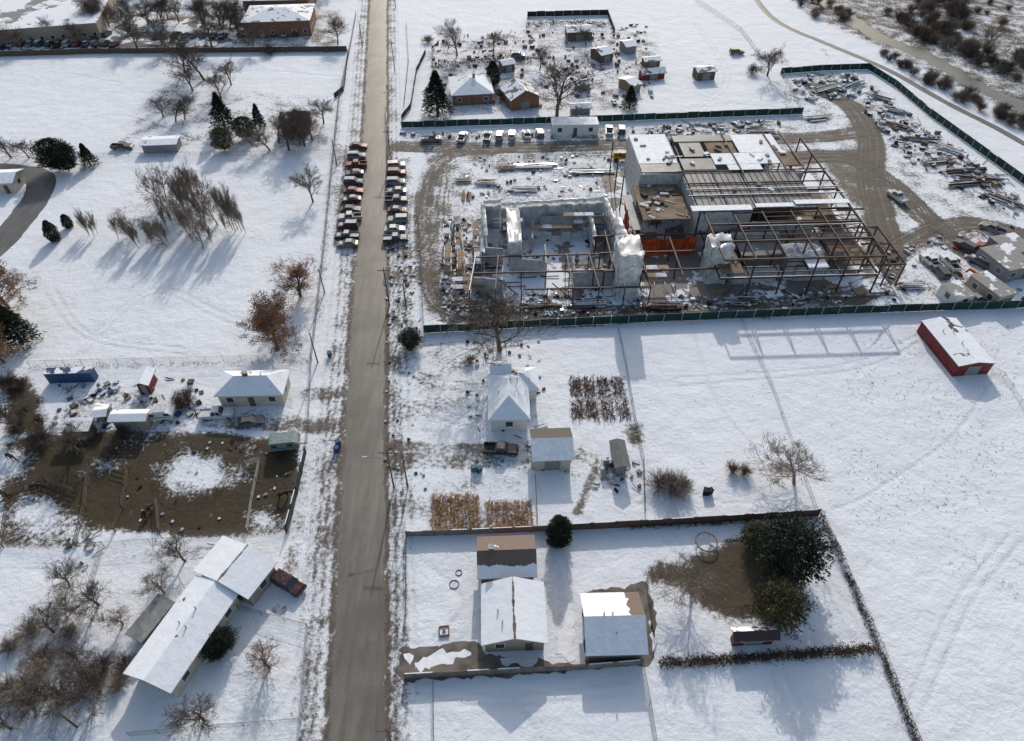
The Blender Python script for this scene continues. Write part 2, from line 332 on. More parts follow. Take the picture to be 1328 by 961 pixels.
# ---------- sheets
def asphalt(name,c1,c2,crack=.3):
    m,nt,b=nodes(name); L=nt.links.new; tc=N(nt,'ShaderNodeTexCoord'); P=tc.outputs['Object']
    mp=N(nt,'ShaderNodeMapping'); mp.inputs['Scale'].default_value=(1,.1,1); mp.inputs['Rotation'].default_value=(0,0,R(-7)); L(P,mp.inputs[0])
    a=noise_node(nt,.9,5,.65,mp.outputs[0]).outputs[0]; d=noise_node(nt,.09,5,.6,P).outputs[0]; e=noise_node(nt,4,3,.7,P).outputs[0]
    ra=N(nt,'ShaderNodeMapRange'); L(a,ra.inputs[0]); ra.inputs[1].default_value=.36;ra.inputs[2].default_value=.64
    c=mixc(nt,ra.outputs[0],c1,c2); r=N(nt,'ShaderNodeMapRange'); L(d,r.inputs[0]); r.inputs[1].default_value=.46;r.inputs[2].default_value=.64;r.inputs[4].default_value=.65
    c=mixc(nt,r.outputs[0],c,tuple(x*.5 for x in c1)); c=mixc(nt,math_(nt,'MULTIPLY',e,.5),c,tuple(x*.75 for x in c2))
    v=N(nt,'ShaderNodeTexVoronoi',feature='DISTANCE_TO_EDGE'); v.inputs['Scale'].default_value=.2
    vm=N(nt,'ShaderNodeVectorMath',operation='ADD'); nn=noise_node(nt,.5,4,.7,P); L(P,vm.inputs[0]); vs=N(nt,'ShaderNodeVectorMath',operation='SCALE'); vs.inputs['Scale'].default_value=5; L(nn.outputs['Color'],vs.inputs[0]); L(vs.outputs[0],vm.inputs[1]); L(vm.outputs[0],v.inputs['Vector'])
    k=math_(nt,'LESS_THAN',v.outputs['Distance'],.009); c=mixc(nt,math_(nt,'MULTIPLY',k,crack),c,(0.035,0.032,0.03))
    L(c,b.inputs['Base Color']); b.inputs['Roughness'].default_value=.6
    MATS[name]=m; return m
asp=asphalt('worn_asphalt',(0.11,0.098,0.083),(0.19,0.168,0.14)); asp_d=asphalt('dark_asphalt',(0.07,0.068,0.068),(0.12,0.118,0.115),0)
def ribbon(name,P,w,z,m,ragged=0,parent=None,step=.7):
    pts=[]
    for a,b_ in zip(P[:-1],P[1:]):
        l=math.hypot(b_[0]-a[0],b_[1]-a[1]); n=max(1,int(l/step)) if l<400 else 40
        for k in range(n): t=k/n; pts.append((a[0]+(b_[0]-a[0])*t,a[1]+(b_[1]-a[1])*t))
    pts.append(P[-1]); mb=MB(); n=len(pts)
    for i,p in enumerate(pts):
        a=pts[max(0,i-1)];c=pts[min(n-1,i+1)];dx,dy=c[0]-a[0],c[1]-a[1];l=math.hypot(dx,dy)+1e-9;nx_,ny_=-dy/l,dx/l
        r1=ragged*(mnoise.noise(Vector((p[0]*.25,p[1]*.25,1)))+.7*mnoise.noise(Vector((p[0]*.9,p[1]*.9,5)))); r2=ragged*(mnoise.noise(Vector((p[0]*.25,p[1]*.25,11)))+.7*mnoise.noise(Vector((p[0]*.9,p[1]*.9,15))))
        for s_,dz in((w/2+r1,-.02),(w/4,.03),(0,.05),(-w/4,.03),(-w/2-r2,-.02)): mb.v.append((p[0]+nx_*s_,p[1]+ny_*s_,z+dz))
    for i in range(n-1):
        for k in range(4): mb.f.append((i*5+k,i*5+k+1,i*5+6+k,i*5+5+k)); mb.m.append(0)
    return mb.obj(name,[m],parent,smooth=True)
def sheet(name,px,z,m,h=0,wob=.25):
    P=[G(*p) for p in px]; pts=[]
    for i in range(len(P)):
        a=P[i];b_=P[(i+1)%len(P)];n=max(1,int((b_-a).length/.5))
        for k in range(n):
            p=a.lerp(b_,k/n); pts.append((p.x+wob*(mnoise.noise(Vector((p.x*.7,p.y*.7,0)))+.6*mnoise.noise(Vector((p.x*2,p.y*2,0)))),p.y+wob*(mnoise.noise(Vector((p.x*.7,p.y*.7,9)))+.6*mnoise.noise(Vector((p.x*2,p.y*2,9))))))
    mb=MB(); mb.face([(p[0],p[1],z) for p in pts]); return mb.obj(name,[m])
ribbon('road',rc,6.1,.04,asp,.5)
cp=[(960,-40),(985,5),(1015,32),(1075,58),(1150,90),(1225,132),(1290,165),(1345,195),(1450,240)]
ribbon('canal_path',smooth_line(cp),2.4,.03,asp_d,.15)
rv=[(1010,-90),(1050,-15),(1085,12),(1140,48),(1200,72),(1260,108),(1330,140),(1450,190)]
water,nt,b=nodes('river_water'); tc=N(nt,'ShaderNodeTexCoord'); n=noise_node(nt,.3,3,.6,tc.outputs['Object']); nt.links.new(mixc(nt,n.outputs[0],(0.05,0.05,0.04),(0.1,0.1,0.085)),b.inputs['Base Color']); b.inputs['Roughness'].default_value=.35
nb=noise_node(nt,2,3,.6,tc.outputs['Object']); bp=N(nt,'ShaderNodeBump'); bp.inputs['Strength'].default_value=.2; nt.links.new(nb.outputs[0],bp.inputs['Height']); nt.links.new(bp.outputs[0],b.inputs['Normal'])
ribbon('river',smooth_line(rv),6.5,.03,water,1.2)
ribbon('side_street',smooth_line([(-120,225),(-20,220),(30,224),(52,232),(48,255),(22,290),(-10,325),(-60,360)]),6.5,.03,asp_d,.3)
gravel=mat('brown_driveway',(0.16,0.14,0.122),.9,.4,.5,bump=.2)
sheet('driveway',[(505,868),(522,860),(518,842),(560,838),(620,832),(628,850),(760,862),(755,770),(838,755),(852,800),(848,862),(640,878),(528,884)],.025,gravel,wob=.5)
sheet('parking_lot',[(-60,28),(150,22),(300,22),(300,60),(-60,66)],.03,snowroof('lot_mix',(0.09,0.085,0.08),.5,.12,4),wob=1.5)
for p in([(535,858),(560,850),(600,842),(612,850),(590,858),(560,864),(545,872)],[(715,850),(735,790),(748,790),(742,858)],[(843,800),(850,830),(846,850)],[(650,856),(690,852),(700,860),(660,866)],[(522,850),(536,848),(530,860)]): sheet('snow_patch',p,.034,snow,wob=.8)
# ---------- fences
def fence(name,px,h=1.6,kind='chain',step=3.0,world=False,mt=None):
    P=[Vector(p) for p in px] if world else [G(*p) for p in px]; mb=MB()
    for a,b_ in zip(P[:-1],P[1:]):
        d=b_-a;l=d.length;n=max(1,int(l/step)); ang=math.atan2(d.y,d.x)
        for k in range(n+1):
            p=a.lerp(b_,k/n)
            if kind=='chain': mb.tube((p.x,p.y,-.05),(p.x,p.y,h),.035,.035,4,0)
            elif kind=='rail': mb.box(p.x,p.y,-.05,.12,.12,h+.1,0,ang)
            else: mb.box(p.x,p.y,-.05,.16,.16,h+.12,0,ang)
        for k in range(n):
            p=a.lerp(b_,k/n);q_=a.lerp(b_,(k+1)/n); c=(p+q_)/2; sl=(q_-p).length
            if kind=='chain':
                mb.tube((p.x,p.y,h-.03),(q_.x,q_.y,h-.03),.025,.025,3,0)
                for z in (.1,.35,.6,.85,1.1,1.35):
                    if z<h-.1: mb.tube((p.x,p.y,z),(q_.x,q_.y,z),.01,.01,3,0)
                nv=int(sl/.3)
                for j in range(1,nv):
                    r=p.lerp(q_,j/nv); mb.tube((r.x,r.y,.02),(r.x,r.y,h-.03),.009,.009,3,0)
            elif kind=='rail':
                for z in(.4,.8,1.2):
                    if z<h: mb.box(c.x,c.y,z,sl,.05,.12,0,ang)
            elif kind=='screen':
                off=random.uniform(-.12,.12); nrm=Vector((-d.y,d.x))/l
                mid=c+nrm*off; hz=h-random.choice([0,0,.05,.15])
                for s_,e_ in((p,mid),(mid,q_)): mb.face([(s_.x,s_.y,.03),(e_.x,e_.y,.03),(e_.x,e_.y,hz),(s_.x,s_.y,hz)],1)
                mb.tube((p.x,p.y,h),(q_.x,q_.y,h),.03,.03,3,0)
            elif kind=='board':
                mb.box(c.x,c.y,.03,sl-.16,.08,h-.05,1,ang)
                if random.random()<.8: mb.box(c.x,c.y,h-.02,(sl-.16)*random.uniform(.5,1),.12,.04,2,ang)
    m={'chain':[wirem],'rail':[mt or white],'screen':[steel_g,mt or green],'board':[mt or wood_d,mt or wood_d,snow]}[kind]
    return mb.obj(name,m)
S='screen'
fence('green_screen_fence',[(521,166),(650,162),(780,158),(905,153),(1040,148)],1.9,S)
fence('green_screen_fence',[(1012,96),(1065,92),(1125,90),(1160,112),(1205,150),(1260,190),(1345,252)],1.9,S)
fence('chain_link_fence',[(1040,148),(1028,122),(1012,96)],1.8,'chain')
fence('green_screen_fence',[(550,432),(700,424),(860,417),(1000,411),(1150,405),(1400,397)],1.9,S)
fence('chain_link_fence',[(550,432),(545,330),(540,262)],1.8,'chain')
fence('green_screen_fence',[(683,38),(684,22),(788,20),(797,45)],2,S,mt=mat('dark_screen',(0.02,0.03,0.028),.8,.3))
fence('green_screen_fence',[(521,156),(533,140),(540,95),(552,70)],1.6,S,mt=mat('dark_screen',(0.02,0.03,0.028),.8,.3))
fence('chain_link_fence',[(404,468),(410,420),(420,330),(430,230),(440,130),(455,60),(462,20)],1.5)
fence('green_screen_fence',[(434,128),(446,118),(452,70)],1.6,S)
fence('chain_link_fence',[(40,477),(200,473),(405,468)],1.7)
fence('chain_link_fence',[(404,468),(400,560),(396,590),(375,692)],1.4)
fence('board_fence',[(397,588),(386,640),(372,692)],1.7,'board',mt=mat('dark_green_boards',(0.03,0.05,0.04),.8,.3))
fence('chain_link_fence',[(-60,212),(120,205),(435,200)],1.3)
fence('boundary_wall',[(-80,76),(120,70),(450,67)],1.8,'board',mt=mat('brown_wall',(0.1,0.075,0.06),.9,.3))
fence('chain_link_fence',[(801,428),(812,480),(823,545),(834,600)],1.4)
fence('chain_link_fence',[(694,620),(697,680)],1.4); fence('chain_link_fence',[(834,600),(836,668)],1.3)
fence('wire_fence',[(1270,470),(1300,490),(1345,560)],1.1,'chain'); fence('wire_fence',[(960,415),(1000,500),(1060,668)],.9,'chain',6)
bw=mat('brown_board',(0.10,0.065,0.05),.85,.35,1)
lb=mat('tan_board',(0.2,0.165,0.14),.85,.3,1)
fence('board_fence',[(527,696),(610,693),(720,688)],1.4,'board',mt=lb)
fence('board_fence',[(735,688),(830,683),(935,677),(1060,669)],1.7,'board',mt=bw)
fence('chain_link_fence',[(527,696),(527,790),(525,822)],1.5)
fence('board_fence',[(525,880),(640,874),(760,868),(832,862)],1.5,'board',mt=lb)
fence('chain_link_fence',[(832,862),(842,915),(853,985)],1.5)
fence('chain_link_fence',[(838,755),(848,820)],1.4)
fence('chain_link_fence',[(562,882),(563,985)],1.3)
fence('chain_link_fence',[(400,815),(392,930),(388,985)],1.5); fence('chain_link_fence',[(310,790),(400,815)],1.3)
fence('chain_link_fence',[(170,955),(280,945),(390,937)],1.4)
fence('chain_link_fence',[(0,712),(95,713),(230,704),(372,692)],1.5); fence('chain_link_fence',[(135,708),(110,800),(70,960)],1.4)
fence('chain_link_fence',[(95,730),(60,840),(15,975)],1.4)
fence('rail_fence',[(320,605),(338,600),(328,650),(322,690)],1.4,'rail',mt=mat('grey_rail',(0.4,0.38,0.35),.8)); fence('rail_fence',[(150,605),(168,610),(160,660),(150,690)],1.4,'rail',mt=wood_d)
fence('rail_fence',[(118,605),(112,660),(100,708)],1.4,'rail',mt=wood_d); fence('rail_fence',[(205,650),(208,690)],1.3,'rail',mt=wood_d)
fence('rail_fence',[(0,640),(60,625),(100,640)],1.4,'rail',mt=wood_d); fence('rail_fence',[(5,710),(12,660),(60,625)],1.3,'rail',mt=wood_d)
ring=[tuple(G(250+46*math.cos(k*.3927),614+33*math.sin(k*.3927))) for k in range(17)]; fence('chain_link_fence',ring,1.2,'chain',world=True)
fence('chain_link_fence',[(500,145),(503,205),(500,260)],1.4); fence('chain_link_fence',[(900,0),(960,40),(1000,92)],1.3)
fence('chain_link_fence',[(640,432),(640,470)],1.3)
fence('wire_fence',[(527,30),(530,80),(524,140)],1.3,'chain')
def hedge(name,px,w,h,dens,m,mz=.12):
    P=[G(*p) for p in px]; mb=MB()
    for a,b_ in zip(P[:-1],P[1:]):
        l=(b_-a).length; nrm=Vector((-(b_-a).y,(b_-a).x))/l
        for k in range(int(l*dens)):
            t=random.random(); p=a.lerp(b_,t); gp_=.5+1.3*mnoise.noise(Vector((p.x*.35,p.y*.35,7)))
            if random.random()>gp_+.45: continue
            p=p+nrm*random.gauss(0,w/3); hh=h*(.6+.9*mnoise.noise(Vector((p.x*.5,p.y*.5,0)))+.2)*random.uniform(.1,1)
            s_=random.uniform(.5,1.4)*mz; d=Vector((random.gauss(0,1),random.gauss(0,1),random.gauss(0,1))).normalized(); e=d.orthogonal().normalized()
            c=Vector((p.x,p.y,max(.02,hh))); mb.face([c-d*s_*1.8,c+e*s_*.4,c+d*s_*1.8,c-e*s_*.4])
    mb.obj(name,[m])
hedge('dry_hedge',[(855,862),(940,857),(1040,850),(1140,843)],1.0,1.1,230,hedge_m)
hedge('dry_hedge',[(1062,668),(1100,750),(1140,843),(1165,905),(1195,985)],.8,1.0,110,hedge_m,.1)
hedge('dry_hedge',[(800,685),(935,679),(1055,670)],.7,.9,60,hedge_m)
hedge('dry_weeds',[(552,428),(700,420),(1100,403)],2.5,.35,14,hedge_m,.09)
hedge('dry_weeds',[(505,440),(512,560),(510,700)],1.8,.35,30,weed_m,.08); hedge('dry_weeds',[(413,560),(405,700),(402,930)],2.2,.3,30,weed_m,.07)
hedge('dry_weeds',[(512,700),(512,860),(508,961)],1.8,.3,24,weed_m,.08)
hedge('dry_weeds',[(440,130),(430,230),(412,420)],1.8,.4,20,weed_m,.1)
hedge('dry_weeds',[(40,477),(200,473),(405,468)],1.2,.4,14,weed_m,.1)
hedge('dry_hedge',[(521,163),(780,155),(1040,146)],1.0,.8,14,hedge_m)
hedge('dry_hedge',[(683,34),(740,32),(790,34)],2.5,1.8,60,hedge_m,.2); hedge('dry_hedge',[(560,90),(640,78),(690,80)],2.5,1.8,50,hedge_m,.2)
fence('wire_fence',[(1064,668),(1142,843),(1200,990)],1.3,'chain')
# ---------- trees
def bare_mesh(seed,kids=(9,6,6,5),up=.35,spread=.85,leaves=0,stem=.28,mats=None,nm='bare_tree',tw=.0015,tr=.022):
    rnd=random.Random(seed); mb=MB(); ends=[]
    def grow(p,d,l,r,lev):
        ns=3 if lev<3 else 2; pts=[p]; dd=d.copy()
        for k in range(ns):
            dd=(dd+Vector((rnd.gauss(0,.14),rnd.gauss(0,.14),rnd.gauss(0,.1)+up*.16))).normalized(); pts.append(pts[-1]+dd*l/ns)
        r1=max(tw,r*.42)
        for k in range(ns):
            ra=r+(r1-r)*k/ns; rb=r+(r1-r)*(k+1)/ns; mb.tube(pts[k],pts[k+1],ra,rb,5 if lev==0 else 3,0)
        if lev<len(kids):
            n=kids[lev]
            for j in range(n):
                s0=stem if lev==0 else .2
                t=s0+(1-s0)*(j+rnd.random())/n; t=min(t,.99)
                f_=t*ns;i=int(f_);q_=pts[i].lerp(pts[i+1],f_-i)
                az=rnd.uniform(0,2*math.pi) if lev else j*2.4+rnd.uniform(-.4,.4); o=dd.orthogonal().normalized(); o2=dd.cross(o)
                sp=spread*rnd.uniform(.7,1.25)
                nd=(dd*1.0+(o*math.cos(az)+o2*math.sin(az))*sp+Vector((0,0,up*.4))).normalized()
                nl=l*(.8 if lev==0 else .62)*rnd.uniform(.65,1.15)*(1-.3*(t if lev==0 else 0))
                grow(q_,nd,nl,max(tw,(r+(r1-r)*t)*.55),lev+1)
        else: ends.append((pts[-1],pts[-2]))
    grow(Vector((0,0,-.01)),Vector((rnd.gauss(0,.06),rnd.gauss(0,.06),1)).normalized(),.5,tr,0)
    zt=max(v[2] for v in mb.v); mb.v=[(v[0]/zt,v[1]/zt,v[2]/zt) for v in mb.v]
    for k in range(leaves):
        e=rnd.choice(ends); p=e[0].lerp(e[1],rnd.random())/zt+Vector([rnd.gauss(0,.02) for _ in range(3)]); d=Vector([rnd.gauss(0,1) for _ in range(3)]).normalized(); o=d.orthogonal().normalized(); s_=rnd.uniform(.005,.011)
        mb.face([p-d*s_,p+o*s_*.7,p+d*s_,p-o*s_*.7],1)
    return mb.mesh(nm,mats or [bark,leaf_r])
BARE=[bare_mesh(i,up=.28,spread=1.0,mats=[bark]) for i in range(4)]
PALE=[bare_mesh(20+i,up=.3,spread=1.05,mats=[bark_l]) for i in range(2)]
THIN=[bare_mesh(30+i,(12,6,5,3),.8,.5,stem=.12,mats=[bark_l],tw=.0015,tr=.012) for i in range(3)]
RUS=[bare_mesh(40+i,(9,6,5,4),.3,1.0,leaves=13000,stem=.1,mats=[bark_r,leaf_r],nm='russet_tree') for i in range(2)]
RBARE=[bare_mesh(50+i,(9,6,5,4),.2,1.1,stem=.12,mats=[bark_r],nm='fruit_tree') for i in range(2)]
def shrub_mesh(seed,m,n=34,nm='bare_shrub'):
    rnd=random.Random(seed); mb=MB()
    for i in range(n):
        az=rnd.uniform(0,6.28); el=rnd.uniform(.4,1.45); d=Vector((math.cos(az)*math.cos(el),math.sin(az)*math.cos(el),math.sin(el))); p=Vector((rnd.gauss(0,.08),rnd.gauss(0,.08),0)); l=rnd.uniform(.5,1.05)
        q_=p+d*l*.5; mb.tube(p,q_,.01,.007,3)
        for j in range(8):
            e=(d+Vector([rnd.gauss(0,.38) for _ in range(3)])).normalized(); s_=p.lerp(q_,rnd.uniform(.3,1)); t_=s_+e*l*.45; mb.tube(s_,t_,.005,.003,3)
            for k in range(5):
                e2=(e+Vector([rnd.gauss(0,.5) for _ in range(3)])).normalized(); s2=s_.lerp(t_,rnd.uniform(.3,1)); mb.tube(s2,s2+e2*l*.22,.003,.002,3)
    return mb.mesh(nm,[m])
SHR=[shrub_mesh(i,bark) for i in range(2)]+[shrub_mesh(5,bark_l),shrub_mesh(6,bark_r)]
def ever_mesh(seed,shape='cone',m=needle,n=5200,nm='pine_tree'):
    rnd=random.Random(seed); mb=MB(); mb.tube((0,0,-.01),(0,0,.85),.03,.008,6,1)
    for i in range(n):
        t=rnd.random()**(.8 if shape=='cone' else 1); az=rnd.uniform(0,6.28)
        if shape=='cone': rr_=.27*(1-t)**.8+.015; z=.06+.94*t
        elif shape=='column': rr_=.25*math.sin(math.pi*min(1,t*.75+.22))**.7; z=.03+.97*t
        else: rr_=.46*math.sqrt(max(0,1-(2*t-1)**2))**.8; z=.12+.86*t
        k=1+ .55*mnoise.noise(Vector((math.cos(az)*2.1+seed,math.sin(az)*2.1,z*5)))
        if shape=='round': k+=.55*mnoise.noise(Vector((math.cos(az)*5+seed,math.sin(az)*5,z*11)))
        if shape=='cone': k*=1+.16*math.sin(z*48+2*math.sin(az*3))
        r=rr_*k*(rnd.random()**.35); c=Vector((r*math.cos(az),r*math.sin(az),z-(.05*r/.27 if shape=='cone' else 0)))
        d=Vector((math.cos(az)+rnd.gauss(0,.5),math.sin(az)+rnd.gauss(0,.5),rnd.gauss(-.1 if shape=='cone' else .3,.4))).normalized(); o=d.orthogonal().normalized(); o=(o*rnd.gauss(0,1)+d.cross(o)*rnd.gauss(0,1)).normalized()
        s_=rnd.uniform(.014,.036); mb.face([c-d*s_*.6-o*s_*.45,c-d*s_*.5+o*s_*.45,c+d*s_],0)
    return mb.mesh(nm,[m,bark])
CONE=[ever_mesh(1),ever_mesh(2)]; COLM=[ever_mesh(3,'column',n=7000)]; RND=[ever_mesh(4,'round',n=11000),ever_mesh(5,'round',needle2,9000)]
rr=random.Random(99)
def tree(L_,u,v,h,nm='bare_tree',wx=1,parent=None,z=0):
    g_=G(u,v); s_=h; o=inst(nm,rr.choice(L_),g_.x,g_.y,z,rr.uniform(0,6.28),(s_*wx,s_*wx,s_),parent); return o
for u,v,h,w in[(593,72,13,.8),(722,150,16,1.1),(995,98,10,1.1),(648,454,14,1.25),(406,262,9,.9),(265,104,14,1.0),(250,118,9,1),(287,128,9,1),(240,95,11,1),(300,110,9,1),(438,58,10,.9),(275,62,13,1),(180,66,11,1.0),(330,66,8,1),(700,90,8,1),(640,70,8,1),(760,60,7,1),
   (265,935,6.5,1.0),(130,898,6,1.1),(112,905,5.5,1.2),(100,855,6,1),(128,785,6,1),(100,585,7,1),(15,945,6,1),(430,-5,10,1),(60,50,8,1),(0,65,9,1),(420,160,8,1),(240,728,5,1.1),(395,190,10,1),(375,195,11,1),(350,195,7,1.2),(228,158,7,1.2),(212,152,6,1.4),(240,155,6,1.2),(38,205,6,1.2),(15,205,6,1.2),(30,560,8,1.1),
   (405,182,9,1),(384,178,9,1),(110,60,8,1),(215,66,9,1),(30,66,8,1),(60,905,5,1),(70,820,5,1.1),(90,760,5,1.1)]:
    tree(BARE,u,v,h,wx=w*1.22)
for u,v,h,w in[(1030,628,9,1.1),(897,770,8.5,.95),(45,930,6,1.2),(85,905,5,1.2),(213,770,5,1.2),(60,870,5,1.2),(95,790,5,1.2),(160,810,4,1.2),(1275,70,11,1),(1240,20,11,1)]: tree(PALE,u,v,h,wx=w*1.2)
for u,v,h,w in[(390,384,9.0,1.45),(360,454,9.6,1.6),(12,400,11,1.4),(5,470,8,1.3),(-15,420,12,1.4)]: tree(RUS,u,v,h,'russet_tree',w)
for u,v,h,w in[(350,866,4.8,1.5),(380,180,9,1.2),(362,185,8,1.3)]: tree(RBARE,u,v,h,'fruit_tree',w)
def ev(L_,u,v,h,nm,w=1): tree(L_,u,v,h,nm,w)
for u,v,h,w in[(568,148,12,1.35),(338,167,7,1.0),(292,167,10,1.2),(816,140,6.5,1.3),(30,445,9,1.3),(118,215,6,1.3)]: ev(CONE,u,v,h,'pine_tree',w)
for u,v,h,w in[(724,703,6,1.15),(72,312,5,1.1),(90,295,3.3,1.3),(640,110,7,1.2)]: ev(COLM,u,v,h,'juniper_tree',w)
for u,v,h,w in[(320,180,6,1.0),(78,220,8,1.1),(90,222,7,1.0),(533,450,3.6,1.3),(295,838,3.6,.9),(283,850,3.2,.9),(1014,736,8.8,1.05)]: ev(RND[:1],u,v,h,'evergreen_tree',w)
for u,v,h,w in[(1003,802,7,1.0),(292,195,6,1),(975,704,4,1)]: ev(RND[1:],u,v,h,'evergreen_tree',w)
def thicket(nm,px,n,L_,h0,h1,w=1):
    e=empty(nm)
    for x,y in scatter(px,n):
        h=rr.uniform(h0,h1); inst('tree',rr.choice(L_),x,y,0,rr.uniform(0,6.28),(h*w,h*w,h),e)
thicket('tree_thicket',[(205,275),(215,250),(260,240),(300,255),(322,305),(290,325),(245,330),(205,315)],34,THIN+PALE[:1],6,12,.62)
thicket('tree_thicket',[(112,300),(150,295),(205,300),(240,322),(180,322),(120,312)],20,THIN+PALE[:1],4.5,7.5,.72)
thicket('shrub_thicket',[(1130,-20),(1240,-20),(1260,40),(1180,45),(1140,20)],44,SHR+PALE[:1],3,6)
thicket('shrub_thicket',[(1170,40),(1250,78),(1328,112),(1400,130),(1400,60),(1300,75),(1250,50)],80,SHR,2.5,5.5)
thicket('shrub_thicket',[(1115,55),(1180,85),(1245,118),(1330,158),(1420,190),(1420,205),(1310,165),(1200,110)],60,SHR,1.5,3.5)
thicket('shrub_thicket',[(1000,-30),(1040,-30),(1110,30),(1060,30)],30,SHR,2,4)
thicket('shrub_thicket',[(1200,-40),(1500,-40),(1500,60),(1300,50)],40,SHR,2,4)
thicket('shrub_thicket',[(20,780),(80,790),(110,830),(60,930),(10,900)],7,SHR[2:3]+SHR[:1],2,3.2)
thicket('shrub_thicket',[(115,880),(160,850),(170,890),(120,905)],5,SHR[:1]+SHR[2:3],2.2,3.2)
thicket('distant_trees',[(0,-40),(460,-40),(460,-5),(0,0)],26,BARE+PALE,8,12)
thicket('distant_trees',[(540,-60),(1000,-60),(960,-30),(540,-30)],14,BARE+PALE,8,12)
thicket('distant_trees',[(120,22),(310,20),(310,50),(120,55)],26,BARE,7,11,1.2)
thicket('shrub_thicket',[(0,500),(40,500),(60,570),(0,580)],7,SHR,2,4)
for u,v,h,k in[(870,636,4.4,2),(855,630,3.4,0),(885,632,3,2),(950,612,2.4,3),(965,614,2.2,3),(235,528,3.5,3),(245,520,3,0),(55,575,4,0),(145,590,3,0),(350,70,4,0),(975,95,3.5,0),(610,470,2,0),(160,560,2.5,0),(650,128,4,0),(555,55,3,0)]:
    g_=G(u,v); inst('bare_shrub',SHR[k],g_.x,g_.y,0,rr.uniform(0,6),h)
def stubble(nm,corners,rows,per,m,h=.8):
    a,b_,c,d=[G(*p) for p in corners]; mb=MB()
    for i in range(rows):
        s_=(i+.5)/rows; p0=a.lerp(b_,s_);p1=d.lerp(c,s_)
        for j in range(per):
            if random.random()<.14: continue
            p=p0.lerp(p1,(j+random.random())/per)+Vector((random.gauss(0,.1),0))
            for k in range(4):
                t=random.uniform(0,3.14); w=.06; d_=Vector((math.cos(t)*w,math.sin(t)*w,0)); tp=Vector((p.x+random.gauss(0,.28),p.y+random.gauss(0,.28),random.uniform(.2,1)*h)); bs=Vector((p.x,p.y,0)); mb.face([bs-d_,bs+d_,tp+d_*.8,tp-d_*.8])
    mb.obj(nm,[m])
stubble('corn_stubble',[(560,641),(620,641),(622,690),(557,692)],13,34,straw,.5)
stubble('corn_stubble',[(631,651),(689,650),(693,688),(630,690)],12,26,straw,.5)
for k in range(4):
    s0,s1=k/4+.01,(k+1)/4-.04
    A=lambda s,t:(737+71*s+(3+12*s)*t,489+57*t)
    for t0,t1 in((0,.44),(.54,1)): stubble('garden_stalks',[A(s0,t0),A(s1,t0),A(s1,t1),A(s0,t1)],4,13,straw_d,.55)
mb=MB()
for x,y in scatter([(1070,560),(1110,440),(1320,420),(1328,780),(1120,700)],1100)+scatter([(840,440),(1060,430),(1060,650),(850,650)],60)+scatter([(500,440),(690,440),(690,640),(500,640)],160):
    if mnoise.noise(Vector((x*.09,y*.09,3)))<-.02 and random.random()<.8: continue
    for k in range(3):
        t=random.uniform(0,3.14);d_=Vector((math.cos(t)*.04,math.sin(t)*.04,0));bs=Vector((x+random.gauss(0,.12),y+random.gauss(0,.12),0));tp=bs+Vector((random.gauss(0,.08),random.gauss(0,.08),random.uniform(.03,.1)));mb.face([bs-d_,bs+d_,tp+d_,tp-d_])
mb.obj('dry_weeds',[weed_m])
